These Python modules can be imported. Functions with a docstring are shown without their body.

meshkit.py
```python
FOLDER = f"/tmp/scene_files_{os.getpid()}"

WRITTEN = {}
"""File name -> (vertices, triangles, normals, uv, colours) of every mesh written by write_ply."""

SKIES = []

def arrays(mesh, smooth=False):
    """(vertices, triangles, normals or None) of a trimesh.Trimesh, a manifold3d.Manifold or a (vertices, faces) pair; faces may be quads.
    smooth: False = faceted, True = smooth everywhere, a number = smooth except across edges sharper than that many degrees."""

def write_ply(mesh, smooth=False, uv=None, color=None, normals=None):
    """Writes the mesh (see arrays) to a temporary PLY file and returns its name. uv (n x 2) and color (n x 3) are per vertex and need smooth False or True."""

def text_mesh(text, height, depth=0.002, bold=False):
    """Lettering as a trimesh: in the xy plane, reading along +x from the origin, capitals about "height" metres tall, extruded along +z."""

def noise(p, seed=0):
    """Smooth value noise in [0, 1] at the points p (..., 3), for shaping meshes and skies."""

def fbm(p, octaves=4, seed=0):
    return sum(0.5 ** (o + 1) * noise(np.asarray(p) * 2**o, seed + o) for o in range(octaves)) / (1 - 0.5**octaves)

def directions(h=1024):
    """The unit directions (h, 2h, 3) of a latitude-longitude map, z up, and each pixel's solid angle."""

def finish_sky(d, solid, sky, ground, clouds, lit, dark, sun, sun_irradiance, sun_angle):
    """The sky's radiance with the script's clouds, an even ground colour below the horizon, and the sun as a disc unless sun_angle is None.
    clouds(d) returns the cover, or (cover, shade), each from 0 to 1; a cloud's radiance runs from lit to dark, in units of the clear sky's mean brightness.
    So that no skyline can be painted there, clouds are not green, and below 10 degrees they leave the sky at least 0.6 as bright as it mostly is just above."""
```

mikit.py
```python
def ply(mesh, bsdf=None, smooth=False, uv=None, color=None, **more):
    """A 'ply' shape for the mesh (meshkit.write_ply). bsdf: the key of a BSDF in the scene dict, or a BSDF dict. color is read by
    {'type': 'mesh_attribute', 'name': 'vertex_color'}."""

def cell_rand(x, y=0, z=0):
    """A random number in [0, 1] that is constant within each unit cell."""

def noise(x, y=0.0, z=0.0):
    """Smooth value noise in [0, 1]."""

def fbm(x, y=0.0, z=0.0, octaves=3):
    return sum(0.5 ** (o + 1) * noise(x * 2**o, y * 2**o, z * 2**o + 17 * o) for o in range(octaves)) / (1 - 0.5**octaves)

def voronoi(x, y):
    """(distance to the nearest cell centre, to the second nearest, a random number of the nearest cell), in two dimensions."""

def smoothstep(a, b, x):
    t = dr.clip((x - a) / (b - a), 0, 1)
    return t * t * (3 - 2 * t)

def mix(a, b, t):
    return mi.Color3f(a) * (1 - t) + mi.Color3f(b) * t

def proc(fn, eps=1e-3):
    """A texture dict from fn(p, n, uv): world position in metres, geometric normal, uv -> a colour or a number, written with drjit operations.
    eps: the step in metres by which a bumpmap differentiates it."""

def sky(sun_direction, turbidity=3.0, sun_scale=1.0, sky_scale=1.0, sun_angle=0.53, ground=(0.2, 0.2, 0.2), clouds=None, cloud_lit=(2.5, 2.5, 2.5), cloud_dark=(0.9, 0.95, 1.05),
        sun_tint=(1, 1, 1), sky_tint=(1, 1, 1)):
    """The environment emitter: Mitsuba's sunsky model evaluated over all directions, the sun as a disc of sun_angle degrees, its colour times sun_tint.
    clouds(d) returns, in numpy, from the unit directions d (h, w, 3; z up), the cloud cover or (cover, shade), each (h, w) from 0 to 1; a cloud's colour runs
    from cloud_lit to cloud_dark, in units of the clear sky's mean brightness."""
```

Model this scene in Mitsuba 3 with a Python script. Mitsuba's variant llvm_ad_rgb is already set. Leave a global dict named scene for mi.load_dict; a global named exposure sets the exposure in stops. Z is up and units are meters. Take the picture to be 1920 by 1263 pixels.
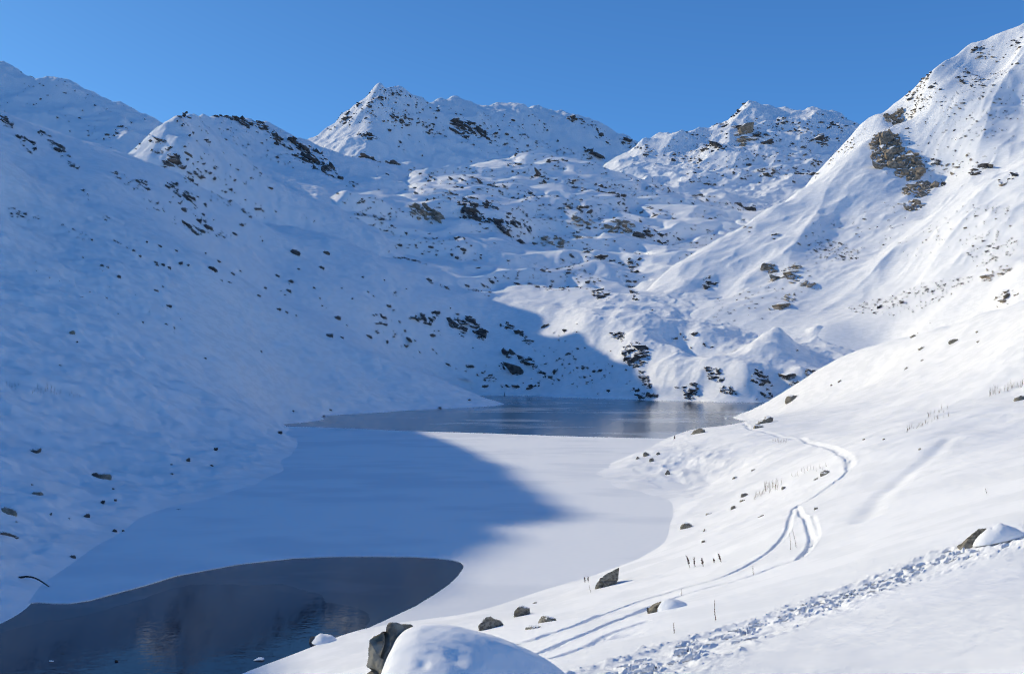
import math, random
import numpy as np
import mitsuba as mi
import mikit, meshkit
import trimesh
from mikit import proc

# ---------------------------------------------------------------- camera, sky, exposure
EYE = 20.0                                    # metres above the lake
FOV = 2 * math.degrees(math.atan(960 / 1500))
SUN_AZ, SUN_EL = math.radians(28), math.radians(28.6)   # to the left of the view and ahead of it
SUN = (-math.cos(SUN_AZ) * math.cos(SUN_EL), math.sin(SUN_AZ) * math.cos(SUN_EL), math.sin(SUN_EL))
exposure = 1.47
scene, labels = {}, {}
T = mi.ScalarTransform4f
scene['camera'] = {'type': 'perspective', 'fov': FOV, 'fov_axis': 'x', 'near_clip': 0.5, 'far_clip': 20000.0,
                   'principal_point_offset_y': -0.0542,
                   'to_world': T().look_at(origin=[0, 0, EYE], target=[0, 100, EYE], up=[0, 0, 1])}
scene['sky'] = mikit.sky(SUN, turbidity=2.0, sky_scale=0.98, sky_tint=(0.50, 0.97, 1.52), sun_tint=(0.90, 1.01, 1.09), ground=(0.5, 0.52, 0.55))
# ---------------------------------------------------------------- noise and ground surfaces (all in world metres)
def _hash(i, j, seed):
    h = (i * 374761393 + j * 668265263 + seed * 1446657 + 1013904223) & 0xFFFFFFFF
    h = ((h ^ (h >> 13)) * 1274126177) & 0xFFFFFFFF
    return (h ^ (h >> 16)) & 0xFFFFFFFF


def perlin(x, y, seed=0):
    """Gradient noise, about -0.7 to 0.7."""
    xi, yi = np.floor(x).astype(np.int64), np.floor(y).astype(np.int64)
    fx, fy = x - xi, y - yi
    u, v = fx * fx * fx * (fx * (fx * 6 - 15) + 10), fy * fy * fy * (fy * (fy * 6 - 15) + 10)

    def g(a, b):
        t = _hash(xi + a, yi + b, seed) * (2 * np.pi / 4294967296.0)
        return np.cos(t) * (fx - a) + np.sin(t) * (fy - b)

    n0 = g(0, 0) * (1 - u) + g(1, 0) * u
    n1 = g(0, 1) * (1 - u) + g(1, 1) * u
    return n0 * (1 - v) + n1 * v


def fbm(x, y, wave, octaves=4, seed=0, gain=0.5, stretch=1.0, angle=0.0):
    """Sum of octaves from the wavelength down; stretch > 1 makes it longer along the angle."""
    c, s = math.cos(angle), math.sin(angle)
    a, b = (c * x + s * y) / (wave * stretch), (-s * x + c * y) / wave
    out, amp = 0.0, 1.0
    for o in range(octaves):
        out = out + amp * perlin(a, b, seed + 7 * o)
        a, b = 2.03 * (0.8 * a - 0.6 * b) + 3.7, 2.03 * (0.6 * a + 0.8 * b) + 1.3
        amp *= gain
    return out


def ridged(x, y, wave, octaves=4, seed=0, gain=0.55, stretch=1.0, angle=0.0):
    """Sharp crests, 0 to about 1."""
    c, s = math.cos(angle), math.sin(angle)
    a, b = (c * x + s * y) / (wave * stretch), (-s * x + c * y) / wave
    out, amp, w, tot = 0.0, 1.0, 1.0, 0.0
    for o in range(octaves):
        n = (1 - np.minimum(1, np.abs(perlin(a, b, seed + 11 * o)) * 1.9)) ** 2
        out = out + amp * w * n
        w = np.clip(n * 1.6, 0, 1)
        tot += amp
        a, b = 2.07 * (0.8 * a - 0.6 * b) + 5.1, 2.07 * (0.6 * a + 0.8 * b) + 2.9
        amp *= gain
    return out / tot


def sstep(a, b, x):
    t = np.clip((x - a) / (b - a), 0, 1)
    return t * t * (3 - 2 * t)


class Surface:
    """A smooth ground height through surveyed points (x, y, z)."""

    def __init__(self, points, smooth=False, lam=0.0):
        p = np.array(points, float)
        self.p, self.smooth = p, smooth
        self.scale = 100.0
        q = p[:, :2] / self.scale
        n = len(p)
        k = self.kernel(np.linalg.norm(q[:, None] - q[None], axis=2)) + lam * np.eye(n) * (1 if smooth else -1)
        m = np.hstack([np.ones((n, 1)), q])
        self.w = np.linalg.solve(np.block([[k, m], [m.T, np.zeros((3, 3))]]), np.concatenate([p[:, 2], np.zeros(3)]))

    def kernel(self, r):
        if self.smooth:
            return r * r * np.log(np.maximum(r, 1e-9))
        return np.sqrt(r * r + 0.0025)

    def __call__(self, x, y):
        x, y = np.broadcast_arrays(np.asarray(x, float), np.asarray(y, float))
        s, qx, qy = x.shape, x.ravel() / self.scale, y.ravel() / self.scale
        out = self.w[-3] + self.w[-2] * qx + self.w[-1] * qy
        c = self.p[:, :2] / self.scale
        for i in range(0, len(qx), 20000):
            d = np.sqrt((qx[i:i + 20000, None] - c[:, 0]) ** 2 + (qy[i:i + 20000, None] - c[:, 1]) ** 2)
            out[i:i + 20000] += self.kernel(d) @ self.w[:-3]
        return out.reshape(s)
# ---------------------------------------------------------------- survey points (x, y, z) of each piece of ground
RIGHT_SLOPE = [(171.7,500.0,0.0), (141.2,441.2,0.0), (98.8,352.9,0.0), (68.0,291.3,0.0), (44.4,238.1,0.0), (29.7,193.5,0.0), (20.5,170.5,0.0), (16.1,161.3,0.0), (15.4,151.5,0.0), (17.7,139.5,0.0), (20.9,130.4,0.0), (23.8,120.0,0.0), (22.1,111.1,0.0), (19.3,100.0,0.0), (17.5,93.8,0.0), (13.1,85.7,0.0), (7.3,78.5,0.0), (2.0,73.2,0.0), (-4.0,66.7,0.0), (-9.5,64.5,0.0), (-13.1,61.2,0.0), (-15.3,57.5,0.0), (-17.4,54.3,0.0), (-18.6,52.6,0.0), (-20.0,47.6,0.0), (148.6,512.0,-5.7), (120.5,451.4,-5.1), (82.1,361.1,-4.1), (53.9,297.9,-3.4), (32.4,242.8,-2.8), (19.6,197.1,-2.3), (11.7,174.1,-2.1), (7.4,163.6,-2.0), (6.8,150.9,-1.9), (10.0,137.5,-1.8), (13.7,128.2,-1.7), (16.9,119.6,-1.5), (15.7,112.6,-1.4), (13.5,101.5,-1.3), (12.3,96.0,-1.3), (8.7,88.7,-1.2), (3.7,81.8,-1.1), (-1.4,76.4,-1.0), (-6.6,70.1,-1.0), (-11.6,68.1,-0.9), (-16.2,63.8,-0.9), (-18.6,59.5,-0.9), (-20.5,56.4,-0.8), (-22.0,53.9,-0.8), (-23.3,48.5,-0.7), (7.0,11.0,15.9), (5.5,12.0,15.5), (3.8,13.0,15.1), (1.3,14.0,14.7), (-0.1,17.0,13.6), (9.9,15.5,15.6), (15.4,24.0,15.2), (9.4,19.0,14.9), (9.0,25.0,13.0), (5.2,20.0,13.6), (4.6,29.0,11.3), (1.7,28.0,10.7), (1.0,38.0,8.1), (-1.6,39.0,7.5), (17.4,33.0,13.4), (15.4,36.0,11.8), (12.4,38.0,10.4), (10.7,47.0,7.5), (23.4,146.0,0.2), (24.9,133.5,0.2), (25.7,126.5,0.2), (20.7,155.0,0.2), (25.1,142.0,0.3), (8.0,67.0,2.5), (7.1,38.0,8.9), (15.1,58.0,6.3), (20.8,60.0,8.8), (26.5,62.0,10.1), (30.5,58.0,12.3), (33.3,52.0,14.1), (21.1,72.0,5.6), (19.2,78.0,3.9), (35.7,85.0,9.8), (39.3,95.0,10.5), (53.3,108.0,12.8), (55.1,95.0,14.3), (69.1,108.0,17.1), (99.2,155.0,24.1), (31.0,95.0,5.4), (35.0,125.0,3.3), (31.2,142.0,-0.4), (34.7,168.0,2.1), (31.7,176.0,2.6), (39.5,160.0,4.0), (44.8,140.0,6.0), (55.7,190.0,7.3), (65.9,190.0,8.6), (57.6,160.0,7.2), (60.0,225.0,5.0), (48.4,220.0,2.4), (83.9,185.0,12.6), (103.9,190.0,20.0), (92.0,230.0,10.8), (107.8,330.0,4.2), (140.4,390.0,7.5), (149.1,430.0,5.7), (154.0,385.0,18.2), (153.6,360.0,24.1), (156.4,345.0,29.0), (155.4,315.0,33.4), (155.8,285.0,36.9), (153.0,255.0,39.4), (148.5,232.0,41.3), (127.6,290.0,16.1), (131.7,250.0,28.3), (125.3,200.0,32.0), (138.1,190.0,45.3), (58.1,80.0,14.7), (15.9,20.0,14.7), (103.1,130.0,24.3), (124.0,150.0,45.0), (0.0,0.0,18.3), (5.0,0.0,19.3), (-6.0,0.0,15.8), (0.0,5.0,17.0), (12.0,2.0,20.5), (-15.0,5.0,11.5), (-20.0,25.0,6.0), (-8.0,25.0,9.0), (-2.0,40.0,6.2), (0.0,-25.0,21.0), (20.0,-25.0,25.0), (-20.0,-25.0,14.0), (60.0,-30.0,36.0), (60.0,20.0,30.0), (110.0,60.0,42.0), (150.0,100.0,52.0), (-45.0,-20.0,3.0), (-45.0,20.0,-1.0), (170.0,380.0,9.0), (176.0,330.0,14.0), (180.0,285.0,20.0), (175.0,250.0,26.0), (205.0,330.0,0.0), (215.0,270.0,4.0), (110.0,445.0,-5.0), (140.0,440.0,-4.0)]
VALLEY = [(-40.9,63.8,0.0), (-41.9,69.8,0.0), (-44.2,75.9,0.0), (-46.3,85.7,0.0), (-48.7,100.0,0.0), (-51.3,113.2,0.0), (-50.4,120.0,0.0), (-47.7,127.7,0.0), (-45.7,142.9,0.0), (-46.7,164.8,0.0), (-53.3,193.5,0.0), (-60.6,227.3,0.0), (-74.8,260.9,0.0), (-91.8,309.3,0.0), (-88.9,370.4,0.0), (-83.1,389.6,0.0), (-60.0,428.6,0.0), (-33.8,461.5,0.0), (-5.3,526.3,0.0), (-34.7,62.6,-1.8), (-35.4,68.4,-1.8), (-37.4,74.4,-1.9), (-39.0,84.0,-2.0), (-40.7,98.0,-2.2), (-42.7,110.9,-2.4), (-41.4,117.6,-2.4), (-38.3,125.1,-2.5), (-35.6,140.0,-2.7), (-35.5,161.5,-3.0), (-40.6,189.7,-3.3), (-46.2,222.7,-3.7), (-58.7,255.7,-4.1), (-73.3,303.1,-4.7), (-67.4,363.0,-5.4), (-60.6,381.8,-5.7), (-35.6,420.0,-6.1), (-7.8,452.3,-6.5), (24.1,515.8,-7.3), (-17.1,731.7,0.0), (19.0,714.3,0.0), (60.9,652.2,0.0), (98.0,612.2,0.0), (130.8,576.9,0.0), (163.0,555.6,0.0), (192.5,566.0,0.0), (-17.1,709.7,-4.0), (19.0,692.3,-4.0), (60.9,630.2,-4.0), (98.0,590.2,-4.0), (130.8,554.9,-4.0), (163.0,533.6,-4.0), (192.5,544.0,-4.0), (-54.4,85.0,3.0), (-67.2,105.0,6.0), (-86.4,135.0,11.0), (-108.8,170.0,20.0), (-137.6,215.0,34.3), (-176.0,275.0,56.7), (-230.4,360.0,92.0), (-300.8,470.0,145.3), (-384.0,600.0,214.0), (-52.7,92.0,1.6), (-65.9,115.0,4.7), (-86.0,150.0,10.0), (-107.8,188.0,20.0), (-136.5,238.0,35.9), (-183.5,320.0,66.9), (-252.3,440.0,116.8), (-321.1,560.0,173.1), (-377.6,640.0,215.0), (-63.3,125.0,3.3), (-83.6,165.0,9.0), (-103.9,205.0,20.0), (-131.7,260.0,37.3), (-167.2,330.0,64.0), (-217.9,430.0,106.0), (-273.6,540.0,153.2), (-342.7,690.0,210.9), (-60.7,138.0,1.6), (-83.6,190.0,7.3), (-107.8,245.0,20.0), (-136.4,310.0,40.7), (-171.6,390.0,72.0), (-220.0,500.0,113.3), (-264.0,600.0,156.0), (-302.4,720.0,201.0), (-63.5,170.0,3.0), (-89.6,240.0,12.0), (-119.5,320.0,30.7), (-145.6,390.0,53.8), (-168.0,425.0,78.7), (-157.6,442.0,69.8), (-201.6,560.0,94.7), (-240.3,680.0,142.4), (-263.5,760.0,182.1), (-58.3,190.0,1.0), (-92.0,300.0,4.0), (-107.3,350.0,20.0), (-131.9,430.0,42.9), (-141.1,455.0,56.1), (-184.0,600.0,78.0), (-211.6,690.0,116.6), (-237.0,790.0,161.7), (-258.1,870.0,176.6), (-231.4,890.0,174.9), (-205.2,900.0,171.2), (-98.4,410.0,14.5), (-109.2,455.0,32.1), (-116.4,485.0,43.0), (-144.0,600.0,60.0), (-165.6,690.0,98.2), (-184.8,770.0,132.9), (-211.9,815.0,161.3), (-185.9,820.0,157.8), (-80.3,430.0,11.4), (-87.7,470.0,23.1), (-88.6,492.0,32.1), (-117.0,650.0,46.0), (-127.8,710.0,81.5), (-142.2,790.0,125.3), (-62.7,470.0,12.2), (-66.9,502.0,23.0), (-92.0,690.0,33.8), (-98.0,735.0,69.0), (-105.3,790.0,104.3), (-117.6,840.0,130.3), (-124.6,890.0,147.0), (-37.8,515.0,12.4), (-53.5,730.0,20.0), (-55.7,760.0,50.4), (-58.7,800.0,84.0), (-51.0,850.0,106.7), (-22.8,526.0,5.6), (-10.5,527.0,1.7), (-14.9,745.0,20.0), (-15.6,780.0,51.2), (-16.4,820.0,85.6), (-17.4,870.0,105.8), (19.6,735.0,20.0), (20.5,770.0,50.8), (21.2,795.0,73.0), (21.7,815.0,86.8), (23.2,870.0,105.8), (-5.9,890.0,112.0), (63.9,685.0,24.6), (62.0,715.0,48.6), (64.6,745.0,74.6), (71.9,770.0,82.6), (77.0,825.0,92.6), (101.1,632.0,20.0), (105.6,660.0,42.0), (109.6,685.0,56.5), (120.8,725.0,73.2), (142.2,790.0,85.8), (94.4,745.0,77.1), (118.9,615.0,24.1), (131.0,655.0,41.8), (143.0,715.0,65.3), (135.3,597.0,20.0), (138.7,612.0,28.2), (162.2,695.0,56.1), (158.9,745.0,69.7), (143.1,740.0,70.8), (181.3,680.0,45.8), (189.3,668.0,40.0), (147.2,690.0,40.7), (157.7,676.0,37.1), (170.4,664.0,34.6), (185.6,655.0,33.5), (130.7,700.0,55.0), (150.3,578.0,14.2), (156.0,600.0,30.4), (165.7,565.0,12.5), (168.7,575.0,23.8), (174.9,610.0,31.8), (211.6,690.0,43.9), (213.3,640.0,57.1), (200.5,640.0,50.7), (188.1,620.0,42.7), (192.0,600.0,32.8), (225.3,650.0,43.8), (226.0,622.0,34.5), (237.1,608.0,24.1), (256.0,600.0,23.2), (277.2,630.0,31.8), (200.6,590.0,27.1), (207.0,575.0,23.1), (216.5,560.0,15.5), (214.7,565.0,11.0), (262.2,690.0,62.8), (250.7,690.0,57.7), (278.3,690.0,53.1), (285.9,670.0,44.6), (299.0,650.0,38.2), (259.2,720.0,59.4), (307.2,720.0,58.4), (-36.6,915.0,129.8), (24.8,930.0,131.6), (83.1,890.0,119.7), (97.5,860.0,111.7), (121.7,830.0,98.6), (117.3,880.0,108.0), (155.0,930.0,131.6), (52.8,880.0,110.9), (-148.8,930.0,155.2), (-103.5,970.0,165.5), (-72.6,990.0,171.8), (-20.2,1010.0,169.5), (27.7,1040.0,179.5), (95.2,1020.0,169.6), (164.8,1030.0,171.1), (226.1,1060.0,182.5), (-80.6,930.0,144.0), (192.0,900.0,122.0), (-210.1,985.0,203.9), (-175.1,1010.0,208.5), (-114.1,1070.0,212.6), (-44.0,1100.0,210.7), (30.1,1130.0,215.9), (104.5,1120.0,202.9), (182.4,1140.0,210.0), (238.9,1120.0,199.2), (-133.2,1110.0,249.4), (-82.5,1125.0,245.0), (-7.7,1150.0,244.6), (69.6,1160.0,228.8), (107.3,1150.0,228.5), (186.4,1165.0,233.6), (228.1,1180.0,230.8), (288.6,1170.0,215.0), (-224.4,990.0,231.2), (-204.0,1020.0,243.0), (-183.7,1060.0,256.0), (-173.6,1085.0,255.8), (-156.8,1120.0,259.7), (-135.5,1270.0,316.3), (-54.0,1350.0,344.0), (36.8,1380.0,346.6), (125.1,1340.0,314.8), (211.2,1320.0,292.8), (294.7,1300.0,280.0), (360.8,1230.0,241.4), (-193.3,1450.0,377.7), (-114,1560,419), (-33,1640,452), (0,1720,490), (47,1760,514), (104,1740,493), (181,1700,456), (266,1660,427), (340.0,1500.0,344.0), (435.5,1420.0,316.3), (-495,1980,320), (-257,1980,340), (-59,1980,380), (99,1980,390), (297,1980,360), (495,1980,330), (-387.2,586.8,218.1), (-380.3,523.1,212.6), (-370.5,456.4,207.2), (-357.5,378.4,207.2), (-340.5,328.4,207.2), (-328.7,291.4,207.2), (-322.9,253.0,196.3), (-321.0,221.3,190.8), (-320.6,207.0,188.1), (-300.0,165.0,120.0), (-290.0,110.0,90.0), (-280.0,40.0,70.0), (-280.0,-40.0,60.0), (-200.0,190.0,62.0), (-150.0,120.0,35.0), (-110.0,60.0,16.0), (-75.0,60.0,6.0), (-150.0,40.0,28.0), (-75.0,20.0,2.0), (-60.0,75.0,6.0), (-230.0,290.0,112.0), (-270.0,380.0,150.0), (-120.0,-40.0,20.0), (-480.0,600.0,190.0), (-450.0,430.0,175.0), (-430.0,250.0,140.0), (-430.0,100.0,60.0), (-560.0,760.0,190.0), (-420.0,780.0,170.0), (-340.0,860.0,165.0), (-260.0,900.0,150.0), (-420.0,950.0,150.0), (-330.0,1000.0,165.0), (-560.0,500.0,140.0), (-560.0,250.0,90.0), (-800.0,100.0,40.0), (-800.0,400.0,80.0), (-800.0,700.0,110.0), (-800.0,1000.0,120.0), (-900.0,1500.0,120.0), (-400.0,1500.0,160.0), (-1500.0,200.0,30.0), (-1500.0,800.0,60.0), (-1500.0,1500.0,80.0)]
ROCKY_HILL = [(-393.6,800.0,242.4), (-381.5,806.0,241.3), (-373.5,812.0,252.7), (-368.1,818.0,264.1), (-359.8,824.0,276.2), (-350.9,829.0,275.5), (-345.0,832.0,275.1), (-342.2,836.0,280.1), (-341.9,845.0,295.7), (-351.2,875.0,304.4), (-382.7,960.0,330.3), (-403.9,1020.0,349.5), (-479.7,1230.0,418.3), (-475.3,1240.0,419.8), (-477.9,1280.0,430.0), (-470.8,1320.0,442.4), (-463.5,1350.0,451.3), (-452.1,1370.0,458.5), (-441.6,1380.0,450.4), (-433.7,1390.0,463.2), (-424.7,1400.0,455.2), (-413.6,1410.0,455.0), (-405.6,1415.0,441.9), (-392.9,1420.0,423.0), (-367.0,1430.0,439.5), (-352.7,1430.0,423.5), (-336.0,1440.0,423.2), (-309.3,1450.0,416.3), (-256.5,1480.0,415.7), (-208,1560,433), (-139,1600,427), (-98,1640,425), (-345.4,785.0,229.3), (-327.6,780.0,222.8), (-352.9,802.0,249.9), (-336.7,808.0,262.4), (-340.0,850.0,275.0), (-325.9,795.0,242.6), (-457.8,1180.0,374.0), (-443.0,1170.0,351.5), (-448.0,1200.0,380.0), (-421.2,1170.0,345.3), (-391.0,1150.0,326.7), (-376.7,1000.0,278.7), (-349.8,990.0,267.5), (-336.7,1010.0,265.8), (-352.7,1150.0,312.9), (-295.2,1080.0,275.6), (-249.1,1010.0,242.2), (-306.7,1000.0,253.3), (-448.7,1270.0,409.5), (-421.4,1290.0,402.7), (-392.5,1280.0,378.4), (-365.3,1330.0,392.4), (-330.7,1240.0,342.4), (-290.4,1210.0,318.5), (-268.8,1260.0,330.8), (-240.3,1060.0,254.6), (-243.0,1350.0,348.5), (-216.0,1200.0,290.4), (-190.0,1500.0,395.0), (-176.0,1320.0,332.4), (-374.9,740.0,168.0), (-325.6,740.0,163.1), (-294.9,790.0,167.5), (-309.1,760.0,187.2), (-232.3,850.0,161.7), (-175.7,850.0,144.7), (-150.4,940.0,170.4), (-452,1570,307), (-393,1620,292), (-309,1650,266), (-208,1760,283), (-520.0,900.0,180.0), (-560.0,1000.0,200.0), (-430.0,880.0,235.0), (-470.0,960.0,240.0), (-500.0,1000.0,235.0), (-430.0,960.0,265.0), (-440.0,1010.0,285.0), (-450.0,1120.0,330.0), (-440.0,820.0,170.0), (-520.0,1040.0,250.0), (-560.0,1250.0,270.0), (-650.0,1400.0,270.0), (-60.0,820.0,40.0), (-60.0,1000.0,120.0), (-60.0,1200.0,180.0), (-60,1700,330), (-60.0,1450.0,250.0), (-120.0,820.0,70.0), (-120.0,1000.0,160.0), (-100.0,1100.0,190.0), (-120.0,1300.0,240.0), (20.0,1000.0,60.0), (20.0,1300.0,150.0)]
PEAK = [(-935,3050,772), (-827,3100,898), (-775,3100,923), (-746,3110,943), (-709,3130,979), (-672,3150,1023), (-643,3160,1059), (-613,3170,1092), (-574,3190,1127), (-555,3200,1167), (-531,3210,1207), (-511,3260,1184), (-489,3290,1203), (-469,3320,1216), (-438,3370,1197), (-400,3430,1208), (-371,3480,1184), (-344,3560,1230), (-267,3640,1262), (-232,3660,1268), (-196,3680,1245), (-76,3780,1307), (64,3860,1303), (130,3900,1337), (237,3950,1300), (284,3950,1279), (325,3900,1275), (369,3950,1281), (456,4020,1242), (571,4080,1240), (656,4100,1166), (830,4150,1127), (1064,4200,1028), (-528,3120,1091), (-519,3030,1000), (-514,2930,909), (-500,2780,789), (-608,2850,828), (-696,2900,813), (-604,3020,946), (-659,3090,978), (-489,3190,1094), (-447,3120,998), (-434,3030,909), (-413,2880,798), (-377,3330,1097), (-341,3200,969), (-316,2960,809), (-255,3480,1161), (-206,3440,1116), (-197,3290,981), (-185,3080,837), (-72,3580,1178), (-23,3500,1105), (-23,3400,995), (-22,3230,881), (173,3700,1174), (157,3620,1094), (161,3440,960), (253,3800,1223), (324,3740,1154), (364,3640,1051), (373,3500,942), (499,3740,1042), (534,3640,966), (-675,3600,633), (-431,3710,891), (-167,4140,979), (164,4360,1014), (425,4400,984), (756,4600,901), (-735,2450,520), (-490,2450,520), (-245,2450,520), (0,2450,520), (245,2450,520), (490,2450,520), (300,2900,560), (100,2800,560), (500,3100,560)]
RIGHT_PEAK = [(253,2236,586), (287,2262,619), (355,2314,671), (398,2340,710), (431,2353,739), (473,2366,727), (523,2379,735), (574,2392,738), (625,2405,774), (649,2405,779), (677,2418,812), (713,2431,843), (749,2444,823), (786,2457,849), (811,2457,842), (856,2470,843), (889,2470,804), (922,2470,837), (966,2476,837), (1010,2483,846), (1035,2483,800), (1062,2490,769), (1090,2496,785), (1204,2509,723), (341,2132,581), (408,2184,617), (495,2184,617), (581,2236,654), (664,2262,699), (686,2340,761), (752,2301,726), (824,2288,722), (890,2262,699), (950,2262,681), (637,2171,635), (713,2184,646), (539,2184,639), (590,2106,596), (320,2002,514), (406,2028,520), (487,2028,534), (603,2054,554), (716,2106,589), (834,2158,617), (388,1820,433), (492,1846,438), (616,1924,475), (721,2002,520), (853,2132,589), (518,1690,358), (392,1729,383), (613,1768,397), (287,2682,339), (431,2773,449), (574,2812,474), (713,2851,567), (889,2890,550), (1010,2903,554), (1204,2929,443), (150.0,1500.0,200.0), (300.0,1500.0,200.0), (450.0,1500.0,200.0), (600.0,1500.0,200.0)]
RIGHT_MOUNTAIN = [(539.0,1240.0,405.4), (557.6,1230.0,417.2), (569.3,1220.0,412.1), (584.8,1210.0,383.2), (592.1,1205.0,376.5), (602.5,1205.0,412.3), (614.7,1210.0,425.7), (627.8,1215.0,459.6), (642.5,1220.0,480.3), (668.3,1230.0,495.7), (694.4,1240.0,508.9), (725.0,1250.0,533.7), (756.0,1260.0,546.1), (787.4,1270.0,561.6), (819.2,1280.0,571.0), (901.3,1300.0,618.0), (1031.3,1300.0,670.0), (503.5,1180.0,352.0), (452.0,1130.0,313.0), (385.2,1070.0,265.4), (329.6,1030.0,234.2), (293.3,1000.0,206.0), (252.2,970.0,180.4), (228.0,950.0,165.7), (204.6,930.0,149.6), (181.0,905.0,133.4), (158.4,880.0,113.9), (141.3,865.0,105.3), (121.7,830.0,89.2), (149.3,800.0,82.4), (172.3,760.0,68.6), (223.9,730.0,64.8), (249.6,720.0,63.2), (262.9,680.0,55.8), (281.6,660.0,46.4), (298.7,640.0,39.2), (304.0,600.0,40.0), (621.5,1180.0,440.9), (652.9,1180.0,452.7), (707.6,1220.0,495.8), (632.8,1130.0,411.7), (658.6,1110.0,401.1), (721.9,1190.0,472.2), (691.2,1080.0,380.0), (587.7,1160.0,391.2), (599.4,1110.0,367.8), (596.3,1040.0,325.1), (613.3,1000.0,306.7), (640.0,1000.0,313.3), (545.1,1120.0,348.5), (507.7,1120.0,341.1), (551.2,1060.0,302.7), (471.5,1040.0,276.5), (473.6,960.0,218.4), (486.2,935.0,207.0), (549.3,1030.0,267.2), (564.4,1020.0,271.6), (586.7,1000.0,286.7), (512.0,800.0,233.3), (499.9,815.0,223.8), (487.2,840.0,211.5), (478.6,865.0,205.7), (474.7,890.0,202.7), (550.4,960.0,244.0), (582.4,960.0,264.5), (595.3,940.0,270.7), (393.3,1000.0,220.0), (405.3,950.0,197.3), (334.8,930.0,175.0), (344.0,860.0,140.4), (272.9,890.0,144.6), (284.3,820.0,107.5), (218.4,840.0,104.0), (225.9,770.0,81.6), (395.6,860.0,151.9), (414.4,840.0,160.0), (421.3,800.0,158.7), (340.4,740.0,94.0), (304.0,760.0,85.9), (364.8,720.0,101.6), (425.6,760.0,156.8), (427.2,720.0,159.2), (435.2,680.0,156.0), (364.0,650.0,98.0), (380.3,620.0,110.9), (358.4,560.0,94.7), (338.2,570.0,73.2), (321.3,610.0,64.7), (320.0,500.0,63.3), (325.9,470.0,70.1), (416.0,600.0,120.0), (526.9,760.0,222.7), (684.0,900.0,320.0), (291.2,420.0,36.8), (539,1540,205), (592,1505,228), (694,1540,318), (819,1580,380), (1031,1600,470), (230.0,560.0,-5.0), (290.0,480.0,10.0), (330.0,420.0,20.0), (100.0,760.0,20.0), (60.0,880.0,50.0), (392.0,1205.0,233.0), (269.6,1105.0,154.2), (168.0,1025.0,85.7), (98.4,955.0,33.9)]
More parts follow.
